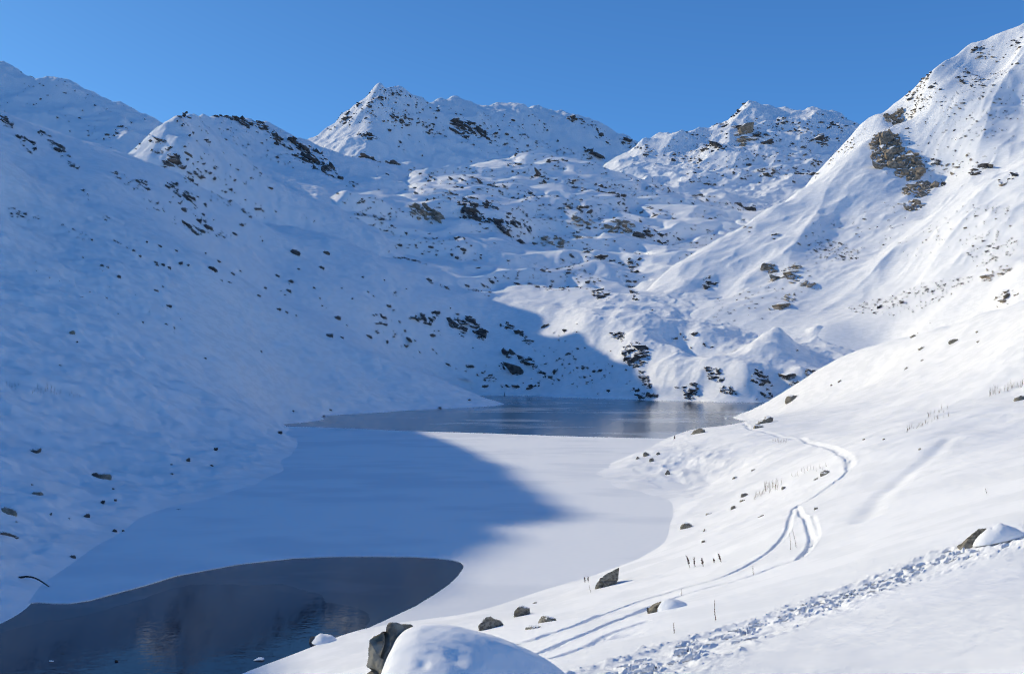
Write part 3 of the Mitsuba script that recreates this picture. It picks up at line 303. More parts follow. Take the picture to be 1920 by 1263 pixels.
ROCKS = [
 ('V', -179.21,333.93, 0.890,0.534, 'd', None),
 ('V', -168.01,327.29, 1.527,0.916, 'd', None),
 ('V', -166.08,328.23, 1.094,0.656, 'd', None),
 ('V', -160.10,325.41, 1.736,1.041, 'd', None),
 ('V', -175.44,392.77, 2.095,1.257, 'd', None),
 ('V', -172.89,389.40, 1.298,0.779, 'd', None),
 ('V', -172.23,395.03, 1.580,0.948, 'd', None),
 ('V', -170.33,396.73, 2.116,1.270, 'd', None),
 ('V', -172.00,414.79, 2.489,1.493, 'd', None),
 ('V', -164.36,438.69, 4.094,2.457, 'd', None),
 ('V', -173.39,496.35, 1.985,1.191, 'd', None),
 ('V', -193.20,658.64, 3.074,1.844, 'd', None),
 ('V', -199.52,733.53, 7.824,4.695, 'd', None),
 ('V', -181.28,781.38, 5.209,3.126, 'd', None),
 ('V', -182.22,658.64, 3.952,2.371, 'd', None),
 ('V', -178.51,639.07, 3.408,2.045, 'd', None),
 ('V', -151.85,479.53, 1.918,1.151, 'd', None),
 ('V', -188.67,611.25, 2.445,1.467, 'd', None),
 ('V', -140.02,479.53, 2.877,1.726, 'd', None),
 ('V', -138.50,489.98, 1.960,1.176, 'd', None),
 ('V', -134.01,496.35, 1.324,0.794, 'd', None),
 ('V', -141.36,646.46, 4.310,2.586, 'd', None),
 ('V', -112.52,493.51, 3.619,2.171, 'd', None),
 ('V', -109.89,516.71, 2.067,1.240, 'd', None),
 ('V', -155.78,356.74, 1.189,0.713, 'd', None),
 ('V', -149.13,335.38, 1.565,0.939, 'd', None),
 ('V', -141.94,330.59, 1.763,1.058, 'd', None),
 ('V', -133.51,308.58, 1.029,0.617, 'd', None),
 ('V', -136.35,295.56, 0.788,0.473, 'd', None),
 ('V', -125.24,230.22, 0.614,0.368, 'd', None),
 ('V', -131.36,310.80, 0.829,0.497, 'd', None),
 ('V', -121.14,386.61, 1.031,0.619, 'd', None),
 ('V', -117.31,305.49, 1.018,0.611, 'd', None),
 ('V', -109.89,194.61, 0.519,0.311, 'd', None),
 ('V', -168.61,415.99, 1.387,0.832, 'd', None),
 ('V', -182.21,384.95, 1.283,0.770, 'd', None),
 ('V', -179.13,384.95, 1.283,0.770, 'd', None),
 ('V', -189.15,414.20, 1.105,0.663, 'd', None),
 ('V', -184.62,419.59, 1.678,1.007, 'd', None),
 ('V', -180.84,430.57, 1.435,0.861, 'd', None),
 ('V', -158.48,436.17, 1.454,0.872, 'd', None),
 ('V', -157.02,444.39, 1.481,0.889, 'd', None),
 ('V', -187.09,701.59, 2.339,1.403, 'd', None),
 ('V', -166.66,672.01, 2.240,1.344, 'd', None),
 ('V', -177.88,626.35, 1.670,1.002, 'd', None),
 ('V', -124.66,779.13, 2.078,1.247, 'd', None),
 ('V', -111.94,770.24, 2.054,1.232, 'd', None),
 ('V', -127.15,733.53, 1.956,1.174, 'd', None),
 ('V', -133.79,647.38, 1.726,1.036, 'd', None),
 ('V', -139.12,695.58, 2.319,1.391, 'd', None),
 ('V', -120.13,706.65, 1.884,1.131, 'd', None),
 ('V', -132.04,733.53, 1.956,1.174, 'd', None),
 ('V', -141.52,758.16, 2.527,1.516, 'd', None),
 ('V', -150.10,703.61, 1.876,1.126, 'd', None),
 ('V', -158.53,660.53, 1.761,1.057, 'd', None),
 ('V', -129.56,235.57, 1.413,0.942, 'b', 'small brown rock alone high on the near left slope'),
 ('V', -78.55,131.50, 1.753,0.614, 'd', 'flat dark rock highest of the stones near the left shore'),
 ('V', -68.41,133.78, 1.605,1.605, 'b', 'largest brown rock on the left bank'),
 ('V', -69.62,133.21, 1.066,0.799, 'd', 'dark flake left beside the largest brown rock of the left bank'),
 ('V', -63.43,106.78, 0.997,0.569, 'b', 'flat brown rock left below the largest rock of the left bank'),
 ('V', -58.23,92.23, 1.476,0.553, 'b', 'long sloping brown rock at the left edge of the picture'),
 ('V', -54.32,85.59, 1.484,0.342, 'd', 'thin dark rock at the left edge below the long sloping one'),
 ('V', -53.43,86.09, 0.459,0.230, 'd', None),
 ('V', -57.99,113.25, 0.529,0.529, 'd', None),
 ('V', -57.32,115.55, 0.385,0.385, 'd', None),
 ('V', -60.94,122.21, 0.326,0.244, 'd', None),
 ('V', -54.65,102.72, 0.548,0.548, 'd', None),
 ('V', -47.21,85.84, 0.515,0.458, 'd', None),
 ('V', -49.64,99.81, 0.466,0.466, 'd', None),
 ('V', -49.07,100.96, 0.269,0.404, 'd', None),
 ('V', -62.42,154.00, 0.719,0.719, 'd', None),
 ('V', -63.10,148.35, 0.396,0.297, 'd', None),
 ('V', -60.70,142.71, 0.476,0.285, 'd', None),
 ('V', -67.43,181.91, 0.849,0.728, 'd', None),
 ('V', -58.47,155.78, 0.623,0.312, 'd', None),
 ('V', -66.12,110.21, 0.294,0.220, 'd', None),
 ('V', -68.51,236.25, 1.102,1.102, 'd', None),
 ('V', -53.97,97.54, 0.195,0.195, 'd', None),
 ('V', -55.77,96.71, 0.193,0.387, 'd', None),
 ('V', -56.69,91.44, 0.244,0.122, 'd', None),
 ('V', -88.01,388.28, 1.294,0.777, 'd', None),
 ('V', -88.53,375.13, 1.250,0.750, 'd', None),
 ('V', -41.05,452.77, 1.811,1.207, 'd', None),
 ('V', -91.28,333.93, 0.890,0.668, 'd', None),
 ('V', -26.06,488.57, 1.303,1.303, 'd', None),
 ('A', -1.42,53.41, 1.139,0.926, 'b', 'brown rock with snow stuck on it, left of the group below the tracks'),
 ('A', 0.77,57.52, 0.920,0.844, 'b', 'curved dark rock above the group below the tracks'),
 ('A', 1.67,37.38, 0.648,0.399, 'b', 'slanting dark rock at the right of the group below the tracks'),
 ('A', 0.91,34.12, 0.500,0.182, 'b', 'flat brown rock lowest of the group below the tracks'),
 ('A', 1.88,65.70, 0.350,0.175, 'd', None),
 ('A', 63.43,199.87, 3.731,1.865, 'b', 'snow capped grey rock where the upper path bends'),
 ('A', 56.08,182.46, 1.946,0.973, 'b', 'low grey rock below the capped one at the bend of the upper path'),
 ('A', 52.41,223.99, 2.987,1.493, 'b', 'grey rock on the shore bank left of the upper path'),
 ('A', 94.63,353.97, 3.304,2.360, 'b', 'dark rock on the bank edge by the far ice'),
 ('A', 115.26,327.46, 4.803,2.620, 'b', 'dark rock on the skyline of the bank below the shore knoll'),
 ('A', 65.97,103.62, 1.243,0.898, 'b', 'rounded grey rock at the right edge among the dry stalks'),
 ('A', 35.37,90.38, 0.844,0.542, 'b', 'tan rock right above the track bend'),
 ('A', 34.34,90.38, 0.482,0.362, 'b', None),
 ('A', 32.59,95.86, 0.767,0.511, 'b', None),
 ('A', 30.98,106.82, 1.139,0.712, 'b', None),
 ('A', 27.88,100.52, 0.938,0.603, 'b', None),
 ('A', 25.66,104.01, 0.832,0.416, 'b', None),
 ('A', 38.56,127.69, 0.681,0.511, 'b', None),
 ('A', 35.72,128.17, 0.854,0.598, 'b', None),
 ('A', 29.79,103.42, 0.827,0.414, 'b', None),
 ('A', 21.75,99.76, 1.064,0.732, 'd', 'dark rock on the bank above the standing stalks'),
 ('A', 18.63,77.64, 0.414,0.311, 'b', None),
 ('A', 25.98,68.37, 0.365,0.319, 'd', None),
 ('A', 25.64,82.35, 0.659,0.220, 'd', None),
 ('A', 21.90,91.24, 0.608,0.182, 'd', None),
 ('A', 29.51,175.66, 1.171,1.640, 'b', None),
 ('A', 29.60,169.44, 1.130,1.130, 'b', None),
 ('A', 29.49,151.48, 1.010,1.414, 'b', None),
 ('A', 27.12,172.36, 0.689,1.149, 'b', None),
 ('A', 31.85,174.33, 0.930,0.930, 'b', None),
 ('A', 126.10,307.57, 1.640,0.820, 'b', None),
 ('A', 123.97,309.91, 1.240,0.826, 'b', None),
 ('A', 133.24,260.24, 2.429,0.867, 'b', None),
 ('A', 125.84,227.42, 3.032,0.910, 'b', None),
 ('A', 147.89,294.98, 2.360,0.983, 'b', None),
 ('A', 127.91,219.78, 1.026,0.733, 'b', None),
 ('A', 118.75,231.34, 0.925,0.617, 'b', None),
 ('A', 117.20,237.57, 1.267,0.634, 'b', None),
 ('A', 49.38,112.22, 0.374,0.299, 'd', None),
 ('A', 45.03,96.77, 0.323,0.258, 'd', None),
 ('A', 42.00,82.35, 0.439,0.165, 'd', None),
 ('A', 122.49,209.99, 0.700,0.560, 'b', None),
]
FOOT_TRACKS = [([(36.59,86.85), (34.62,83.77), (33.04,82.19), (31.18,80.65), (29.11,78.68), (27.90,78.23), (25.92,73.76), (22.95,66.20), (20.17,58.40), (19.12,56.22), (17.86,54.13), (16.74,52.31), (15.47,50.46), (14.36,48.95), (13.00,47.57), (11.92,47.03), (11.08,47.48), (10.28,48.21), (8.68,48.21), (7.28,47.48), (5.64,44.51), (3.30,33.04), (2.51,31.33), (1.63,30.62), (0.60,29.88), (-0.40,30.16)], 0.26, 0.19), ([(27.90,78.23), (22.20,60.54), (20.52,55.27), (19.05,50.84), (17.76,47.75), (16.20,44.60), (15.17,42.94), (14.37,43.10), (13.02,42.45), (11.82,42.21), (10.61,43.02), (9.39,42.69), (7.61,40.79), (5.02,31.39), (3.03,28.44), (1.75,26.21), (0.78,23.52), (0.31,23.08)], 0.26, 0.19), ([(107.00,334.37), (102.39,337.56), (60.48,205.26), (54.67,181.43), (55.58,173.67), (54.86,158.24), (50.95,136.46), (46.89,117.23), (40.23,97.33), (38.44,91.24), (36.59,86.85)], 0.55, 0.3), ([(46.18,108.24), (50.97,112.43), (54.07,112.65), (57.91,111.37), (62.61,111.80), (66.19,110.32), (69.24,107.63)], 0.5, 0.2), ([(22.47,59.86), (20.65,54.33), (19.50,51.13), (18.23,48.39)], 0.22, 0.1), ([(4.45,26.71), (3.21,25.37), (1.89,21.84), (1.10,20.59)], 0.22, 0.1), ]
TRODDEN_TRAIL = [([(1.04,13.03), (2.11,14.41), (3.79,16.71), (5.39,18.37), (7.08,19.67), (9.64,22.60), (11.76,23.83), (13.19,24.43), (14.39,24.80), (15.64,25.23), (17.24,25.86), (19.26,26.51)], 0.75, 0.3), ]
HOLLOWS = [([(47.21,86.35), (41.68,79.13), (35.84,72.65), (29.46,63.13), (24.96,55.06), (22.61,51.23)], 1.0, 0.3), ([(-2.31,34.58), (-1.71,34.25), (-1.28,34.84)], 0.5, 0.35), ([(3.00,23.65), (3.53,24.06)], 0.4, 0.15), ]
STALKS = [('A',13.31,59.97,0.88,-12,'dock'), ('A',13.58,59.41,0.71,-3,'dock'), ('A',13.81,57.85,0.62,-5,'dock'), ('A',14.86,56.87,0.61,-14,'dock'), ('A',14.67,58.07,0.23,-5,'dock'), ('A',6.52,71.42,0.48,-2,'dock'), ('A',6.78,71.15,0.47,-2,'dock'), ('A',5.73,22.51,0.57,-1,'thin'), ('A',17.23,49.32,1.05,-8,'thin'), ('A',17.59,49.60,1.19,-8,'thin'), ('A',12.75,42.21,0.51,-2,'thin'), ('A',8.90,41.97,0.39,-3,'thin'), ('A',4.21,20.75,0.28,0,'thin'), ('A',6.18,62.65,0.58,-12,'thin'), ('A',26.26,44.26,0.30,-10,'thin'), ('A',33.33,101.86,0.76,2,'thin'), ('A',32.52,102.64,1.24,-5,'thin'), ('A',32.97,100.14,0.69,-3,'thin'), ('A',33.43,100.52,1.11,-5,'thin'), ('A',33.31,103.42,1.00,2,'thin'), ('A',32.68,99.00,0.89,1,'thin'), ('A',32.93,103.23,1.11,1,'thin'), ('A',33.61,103.03,0.85,-4,'thin'), ('A',32.41,100.33,0.79,2,'thin'), ('A',34.16,101.48,0.91,-2,'thin'), ('A',32.68,103.03,1.25,-5,'thin'), ('A',33.76,102.25,1.04,2,'thin'), ('A',33.42,104.01,0.75,-1,'thin'), ('A',33.10,104.41,1.01,2,'thin'), ('A',33.23,101.86,1.07,-5,'thin'), ('A',33.66,102.06,1.05,3,'thin'), ('A',32.57,102.45,1.06,-5,'thin'), ('A',32.01,99.19,1.26,-5,'thin'), ('A',32.38,97.33,0.79,-0,'thin'), ('A',32.79,103.23,1.11,-1,'thin'), ('A',30.42,100.52,0.44,-3,'thin'), ('A',30.48,100.33,0.64,-2,'thin'), ('A',31.00,101.67,0.81,-1,'thin'), ('A',31.35,102.45,0.74,-3,'thin'), ('A',31.22,101.67,0.49,-2,'thin'), ('A',31.40,101.86,0.44,-0,'thin'), ('A',31.63,102.25,0.73,-6,'thin'), ('A',31.32,100.90,0.73,-2,'thin'), ('A',31.50,101.09,0.50,1,'thin'), ('A',31.79,101.67,0.50,3,'thin'), ('A',31.90,101.67,0.56,2,'thin'), ('A',32.08,101.86,0.68,-4,'thin'), ('A',36.20,103.42,0.45,-7,'thin'), ('A',35.98,101.67,0.41,3,'thin'), ('A',35.96,100.52,0.58,-8,'thin'), ('A',37.48,103.62,0.43,-3,'thin'), ('A',36.19,99.00,0.71,-4,'thin'), ('A',36.86,99.76,0.56,-6,'thin'), ('A',36.89,98.82,0.55,0,'thin'), ('A',36.85,97.70,0.50,0,'thin'), ('A',36.05,94.59,0.46,3,'thin'), ('A',36.70,95.31,0.59,1,'thin'), ('A',36.16,92.99,0.49,-7,'thin'), ('A',36.94,94.06,0.51,-6,'thin'), ('A',51.09,157.05,0.56,3,'thin'), ('A',51.70,157.94,0.53,-3,'thin'), ('A',51.43,156.15,0.75,-1,'thin'), ('A',51.74,156.15,0.72,4,'thin'), ('A',51.36,154.09,0.90,-5,'thin'), ('A',49.37,147.23,0.84,0,'thin'), ('A',49.85,147.79,0.70,4,'thin'), ('A',50.44,148.63,0.75,0,'thin'), ('A',50.06,146.67,0.77,2,'thin'), ('A',50.17,146.11,0.76,-0,'thin'), ('A',52.62,101.28,0.29,1,'thin'), ('A',51.10,99.57,0.36,4,'thin'), ('A',55.57,104.41,0.64,-6,'thin'), ('A',54.52,103.82,0.56,-1,'thin'), ('A',50.34,101.28,0.52,-4,'thin'), ('A',50.03,100.71,0.46,0,'thin'), ('A',48.89,98.82,0.40,3,'thin'), ('A',48.52,98.25,0.49,6,'thin'), ('A',57.11,104.61,0.32,-2,'thin'), ('A',50.35,99.57,0.34,-3,'thin'), ('A',50.76,101.67,0.65,6,'thin'), ('A',51.49,100.33,0.46,0,'thin'), ('A',51.77,100.90,0.36,-3,'thin'), ('A',54.70,105.01,0.46,5,'thin'), ('A',50.09,101.28,0.59,-5,'thin'), ('A',50.36,99.38,0.51,-3,'thin'), ('A',50.19,101.09,0.39,4,'thin'), ('A',57.16,104.81,0.66,5,'thin'), ('A',56.07,103.82,0.68,-5,'thin'), ('A',52.28,102.45,0.52,-0,'thin'), ('A',51.06,99.76,0.43,-3,'thin'), ('A',51.56,101.48,0.52,1,'thin'), ('A',54.06,104.61,0.45,-2,'thin'), ('A',50.50,100.52,0.34,3,'thin'), ('A',57.10,108.04,0.56,-2,'thin'), ('A',52.38,101.28,0.58,5,'thin'), ('A',57.64,108.24,0.52,-2,'thin'), ('A',49.22,99.57,0.45,4,'thin'), ('A',50.84,99.57,0.47,-5,'thin'), ('A',56.46,106.21,0.51,-5,'thin'), ('A',84.00,140.67,0.60,-4,'thin'), ('A',86.54,143.37,1.36,6,'thin'), ('A',88.50,141.74,1.41,0,'thin'), ('A',85.55,142.01,0.91,-3,'thin'), ('A',86.84,142.28,0.74,1,'thin'), ('A',89.31,140.94,0.57,2,'thin'), ('A',85.18,142.55,1.39,2,'thin'), ('A',89.21,140.40,0.82,-4,'thin'), ('A',87.14,141.47,0.78,-2,'thin'), ('A',89.10,141.74,1.13,1,'thin'), ('A',90.19,141.74,0.74,3,'thin'), ('A',88.96,142.28,0.70,-3,'thin'), ('A',87.52,141.21,0.77,-4,'thin'), ('A',88.72,141.74,1.37,6,'thin'), ('A',89.38,140.40,1.03,-5,'thin'), ('A',89.29,141.47,1.00,2,'thin'), ('A',89.72,140.67,1.42,6,'thin'), ('A',85.74,142.82,1.42,3,'thin'), ('A',90.26,141.47,1.07,5,'thin'), ('A',87.67,141.47,1.49,-4,'thin'), ('A',84.75,141.47,1.11,-4,'thin'), ('A',89.61,141.74,0.69,-2,'thin'), ('A',85.44,142.82,1.31,-1,'thin'), ('A',90.24,141.47,0.73,-4,'thin'), ('A',88.38,142.28,1.20,0,'thin'), ('A',87.75,141.21,1.31,5,'thin'), ('A',86.14,142.82,1.49,-1,'thin'), ('A',86.46,142.01,0.74,4,'thin'), ('A',88.76,142.28,1.48,0,'thin'), ('A',86.27,142.01,1.47,-2,'thin'), ('A',85.63,143.37,0.63,0,'thin'), ('A',86.13,141.21,0.76,-6,'thin'), ('A',87.88,142.55,0.87,-3,'thin'), ('A',85.81,142.01,1.45,-2,'thin'), ('A',72.87,135.69,1.20,1,'thin'), ('A',58.89,113.08,0.52,-5,'thin'), ('A',58.75,112.86,0.86,-2,'thin'), ('A',61.06,114.15,0.43,2,'thin'), ('A',61.29,113.72,0.42,1,'thin'), ('A',60.56,113.51,0.63,2,'thin'), ('A',74.36,136.72,0.88,5,'thin'), ('A',58.57,112.43,0.59,-1,'thin'), ('A',59.78,113.29,0.74,3,'thin'), ('A',59.00,112.86,0.93,2,'thin'), ('V',-105.32,166.89,1.08,-7,'thin'), ('V',-105.23,167.61,1.42,-5,'thin'), ('V',-104.77,167.37,1.21,-1,'thin'), ('V',-105.58,169.06,1.05,7,'thin'), ('V',-104.08,167.61,1.44,-5,'thin'), ('V',-105.12,169.55,0.80,-6,'thin'), ('V',-104.76,169.79,1.21,-2,'thin'), ('V',-101.61,169.55,0.97,4,'thin'), ('V',-101.57,170.28,0.91,2,'thin'), ('V',-102.80,173.24,1.46,2,'thin'), ('V',-101.15,170.77,1.71,-2,'thin'), ('V',-101.13,171.51,1.43,1,'thin'), ('V',-101.80,173.24,0.84,-1,'thin'), ('V',-101.08,172.75,0.81,-0,'thin'), ('V',-101.67,174.24,0.94,1,'thin'), ('V',-101.25,174.24,2.22,1,'thin'), ('V',-101.78,175.24,1.85,-4,'thin'), ('V',-100.52,174.49,1.94,-3,'thin'), ('V',-100.45,174.24,1.53,-1,'thin'), ('V',-100.27,174.99,1.31,3,'thin'), ('V',-99.78,174.49,1.83,-2,'thin'), ('V',-99.98,175.75,1.24,2,'thin'), ('V',-100.69,178.03,1.14,3,'thin'), ('V',-100.74,178.55,0.83,-1,'thin'), ('V',-99.08,179.06,0.87,-1,'thin'), ('V',-99.03,179.83,0.58,5,'thin'), ('V',-98.13,179.06,0.75,-7,'thin'), ('V',-97.93,179.58,0.89,-3,'thin'), ('V',-98.15,180.87,0.62,-7,'thin'), ('V',-97.25,180.09,0.56,-7,'thin')]
SPOTS = {'shore_rock': (7.66, 63.85), 'trail_rock': (5.44, 29.37), 'path_rock': (14.55, 25.23), 'lake_rock': (-14.43, 59.63), 'branch_a': (-46.43, 75.54), 'branch_b': (-43.08, 74.44), 'stump': (45.98, 226.13), 'bank_post': (96.08, 359.38)}
# ---------------------------------------------------------------- heights
_right, _valley, _hill, _peak, _rpeak, _rmount, _lmount = (Surface(RIGHT_SLOPE, True, 1e-3), Surface(VALLEY), Surface(ROCKY_HILL), Surface(PEAK),
                                                           Surface(RIGHT_PEAK), Surface(RIGHT_MOUNTAIN), Surface(LEFT_MOUNTAIN))


def right_slope(x, y, base=None):
    z = _right(x, y) if base is None else base
    far = sstep(20, 120, y)
    land = sstep(0.2, 1.2, z)
    z = z + land * (fbm(x, y, 22, 3, 3) * 0.7 * far + fbm(x, y, 7, 3, 5, 0.5, 2.2, 0.5) * (0.08 + 0.25 * far) * sstep(2, 12, y) + fbm(x, y, 1.8, 3, 6, 0.55, 2.0, 0.5) * (0.02 + 0.05 * far))
    bank = np.exp(-((x - 34) / 11) ** 2 - ((y - 160) / 20) ** 2)          # hummocks of the steep bank in the cove
    return z + bank * ((ridged(x, y, 8, 4, 8) - 0.35) * 1.3)


def valley(x, y, base=None):
    z = _valley(x, y) if base is None else base
    rough = sstep(800, 960, y + 0.15 * x)                       # knolls and ledges of the valley head
    near = 1 - sstep(420, 640, y)
    shore = sstep(0, 6, z)
    z = z + near * (shore * (fbm(x, y, 45, 3, 21, 0.5, 2.2, -0.6) * 2.6 + fbm(x, y, 12, 3, 22, 0.55, 1.8, 0.2) * 1.9) + sstep(0, 1.5, z) * fbm(x, y, 4.6, 3, 23, 0.6, 1.6, 0.1) * 1.05)
    knolls = sstep(20, 90, x) * (1 - near)
    z = z + shore * (1 - near) * (1 - rough) * (fbm(x, y, 60, 3, 25, 0.5) * 4 + fbm(x, y, 14, 4, 26, 0.55) * 1.1 + knolls * (ridged(x, y, 34, 5, 27, 0.5) - 0.42) * 3.5)
    t = (z + fbm(x, y, 130, 2, 31, 0.4) * 34 + fbm(x, y, 26, 2, 32) * 3) / 36.0     # ledges: snow on the treads, rock in the risers
    f = t - np.floor(t)
    broken = sstep(-0.22, 0.18, fbm(x, y, 75, 3, 34))
    z = z + rough * (36.0 * (sstep(0.52, 0.90, f) - f) * (0.25 + 0.5 * broken) + (ridged(x, y, 60, 4, 33, 0.45, 1.7, 0.3) - 0.42) * 3.5 + fbm(x, y, 150, 3, 35) * 16)
    return z


def rocky_hill(x, y, base=None):
    return (_hill(x, y) if base is None else base) + (ridged(x, y, 110, 6, 41, 0.55, 1.6, -0.6) - 0.42) * 9 + fbm(x, y, 22, 3, 43, 0.6) * 3


def peak(x, y, base=None):
    return (_peak(x, y) if base is None else base) + (ridged(x, y, 260, 5, 51, 0.5) - 0.42) * 34 + fbm(x, y, 70, 3, 53, 0.6) * 9


def right_peak(x, y, base=None):
    return (_rpeak(x, y) if base is None else base) + (ridged(x, y, 160, 5, 61, 0.5, 1.4, 0.4) - 0.42) * 30 + fbm(x, y, 40, 3, 63, 0.55) * 4


def right_mountain(x, y, base=None):
    z = _rmount(x, y) if base is None else base
    return z + sstep(25, 130, z) * ((ridged(x, y, 150, 5, 71, 0.5, 2.2, 0.5) - 0.42) * 17 + fbm(x, y, 30, 3, 73, 0.55, 2.0, 0.4) * 1.7)


def left_mountain(x, y, base=None):
    return (_lmount(x, y) if base is None else base) + (ridged(x, y, 420, 6, 81, 0.5) - 0.42) * 50 + fbm(x, y, 70, 4, 83, 0.6) * 10
# ---------------------------------------------------------------- tracks in the snow
from scipy.interpolate import RectBivariateSpline
from scipy.spatial import cKDTree


def _dense(line, step=0.06):
    p = np.array(line, float)
    s = np.concatenate([[0], np.cumsum(np.linalg.norm(np.diff(p, axis=0), axis=1))])
    t = np.linspace(0, s[-1], max(8, int(s[-1] / step)))
    from scipy.interpolate import PchipInterpolator
    return np.stack([PchipInterpolator(s, p[:, 0])(t), PchipInterpolator(s, p[:, 1])(t)], 1), t


def _near(line, x, y, reach):
    q, t = _dense(line)
    box = (x > q[:, 0].min() - reach) & (x < q[:, 0].max() + reach) & (y > q[:, 1].min() - reach) & (y < q[:, 1].max() + reach)
    i = np.nonzero(box.ravel())[0]
    d, k = cKDTree(q).query(np.stack([x.ravel()[i], y.ravel()[i]], 1), distance_upper_bound=reach)
    ok = np.isfinite(d)
    i, d, k = i[ok], d[ok], k[ok]
    tang = np.gradient(q, axis=0)
    side = np.sign(tang[k, 0] * (y.ravel()[i] - q[k, 1]) - tang[k, 1] * (x.ravel()[i] - q[k, 0]))
    return i, d, t[k], side


def trodden(x, y, base=None):
    """The right slope with the footpaths pressed into its snow."""
    z = right_slope(x, y, base).ravel()
    X, Y = x.ravel(), y.ravel()
    for j, (line, w, depth) in enumerate(FOOT_TRACKS):
        i, d, t, side = _near(line, x, y, 2.5 * w)
        step = 0.8 + 0.7 * perlin(t / 0.5 + 40 * j, side * 3.1 + j, 91)
        edge = w * (1 + 0.35 * perlin(X[i] / 0.5, Y[i] / 0.5, 92))
        z[i] += -depth * step * (1 - sstep(0.35 * edge, edge, d)) + 0.22 * depth * np.exp(-((d - 1.35 * edge) / (0.35 * edge)) ** 2) * (0.6 + perlin(X[i] / 0.3, Y[i] / 0.3, 93))
    for j, (line, w, depth) in enumerate(HOLLOWS):
        i, d, t, side = _near(line, x, y, 2.5 * w)
        z[i] -= depth * np.exp(-(d / (0.8 * w)) ** 2) * (0.8 + 0.5 * perlin(t / 2.5, 0 * t + j, 94))
    for j, (line, w, depth) in enumerate(TRODDEN_TRAIL):
        w = 1.05
        i, d, t, side = _near(line, x, y, 2.2 * w)
        edge = w * (1 + 0.4 * perlin(X[i] / 0.8, Y[i] / 0.8, 95))
        inside = 1 - sstep(0.75 * edge, 1.15 * edge, d)
        # boot holes of several walkers, sunk at random across the width, with crumbs of snow between and along them
        rng = np.random.default_rng(77)
        lat, pits = side * d, np.zeros(len(i))
        for tp in np.arange(0, t.max(), 0.13):
            lp, a, b = np.clip(rng.normal(0, 0.42), -0.95, 0.95), rng.uniform(0.13, 0.20), rng.uniform(0.09, 0.13)
            m = np.abs(t - tp) < 0.45
            turn = rng.normal(0, 0.3)
            e = np.sqrt(((t[m] - tp + turn * (lat[m] - lp)) / a) ** 2 + ((lat[m] - lp) / b) ** 2)
            hole = (1 - sstep(0.55, 1.0, e)) - 0.30 * np.exp(-((e - 1.25) / 0.3) ** 2)
            pits[m] = np.where(np.abs(hole) > np.abs(pits[m]), hole, pits[m])
        lumps = fbm(X[i], Y[i], 0.30, 4, 98, 0.6)
        z[i] += inside * (-0.15 * pits - 0.07 + 0.05 * lumps)
        rim = np.exp(-((d - 1.15 * edge) / (0.3 * w)) ** 2)
        z[i] += rim * (0.10 * np.maximum(0, fbm(X[i], Y[i], 0.3, 3, 99, 0.6) + 0.15))
    return z.reshape(x.shape)


# ---------------------------------------------------------------- ground meshes
def sheet(fn, survey, u0, u1, nu, y0, y1, ny, back=0.0):
    """Grid of a height function: rows closer together near the path, columns fanning out with the rows. Ground deep under the lake is left out."""
    y = (y0 + back) * ((y1 + back) / (y0 + back)) ** np.linspace(0, 1, ny) - back
    X = np.linspace(u0, u1, nu)[None] * (y[:, None] + back)
    Y = np.broadcast_to(y[:, None], X.shape)
    k = 6                                      # the survey surface is smooth: read it on every sixth node
    r, c = np.unique(np.append(np.arange(0, ny, k), ny - 1)), np.unique(np.append(np.arange(0, nu, k), nu - 1))
    Z = fn(X, Y, RectBivariateSpline(r, c, survey(X[np.ix_(r, c)], Y[np.ix_(r, c)]))(np.arange(ny), np.arange(nu)))
    i = np.arange(ny * nu).reshape(ny, nu)
    a, b, c, d = i[:-1, :-1].ravel(), i[:-1, 1:].ravel(), i[1:, 1:].ravel(), i[1:, :-1].ravel()
    f = np.vstack([np.stack([a, b, c], 1), np.stack([a, c, d], 1)])
    z = Z.ravel()
    f = f[z[f].max(1) > -0.5]
    used, inv = np.unique(f, return_inverse=True)
    return np.stack([X.ravel(), Y.ravel(), z], 1)[used], inv.reshape(f.shape)


def normals(v, f):
    n = np.cross(v[f[:, 1]] - v[f[:, 0]], v[f[:, 2]] - v[f[:, 0]])
    out = np.stack([np.bincount(f.ravel(), np.repeat(n[:, k], 3), len(v)) for k in range(3)], 1)
    return n / np.maximum(np.linalg.norm(n, axis=1, keepdims=True), 1e-12), out / np.maximum(np.linalg.norm(out, axis=1, keepdims=True), 1e-12)


def part(v, f, n, keep, mat):
    used, inv = np.unique(f[keep], return_inverse=True)
    path = meshkit.write_ply((v[used], inv.reshape(-1, 3)), False, normals=n[used])
    return {'type': 'ply', 'filename': path, 'face_normals': False, 'bsdf': {'type': 'ref', 'id': mat}}


STEEP = {}


def ground(name, grid, label, rock=None, stone='dark_rock', snow='far_snow'):
    """One piece of ground. rock: (steepness, noise wavelength, count, stone size) of the broken ledges where the snow has slid off."""
    v, f = grid
    fn, vn = normals(v, f)
    labels[name] = {'label': label, 'category': 'terrain', 'kind': 'structure'}
    scene[name] = part(v, f, vn, np.ones(len(f), bool), snow)
    if rock is None:
        return
    steep, wave, count, size = rock
    c = v[f].mean(1)
    area = np.linalg.norm(np.cross(v[f[:, 1]] - v[f[:, 0]], v[f[:, 2]] - v[f[:, 0]]), axis=1)
    slope = 1 - vn[f].mean(1)[:, 2]
    patch = fbm(c[:, 0], c[:, 1], wave, 3, 7)
    w = area * (0.002 + np.clip((slope + 0.22 * patch - steep) / 0.12, 0, 1.5) ** 1.5) * (np.abs(c[:, 0]) < 0.7 * c[:, 1])
    STEEP[name] = (c, w / w.sum(), vn[f[:, 0]], count, size, stone)


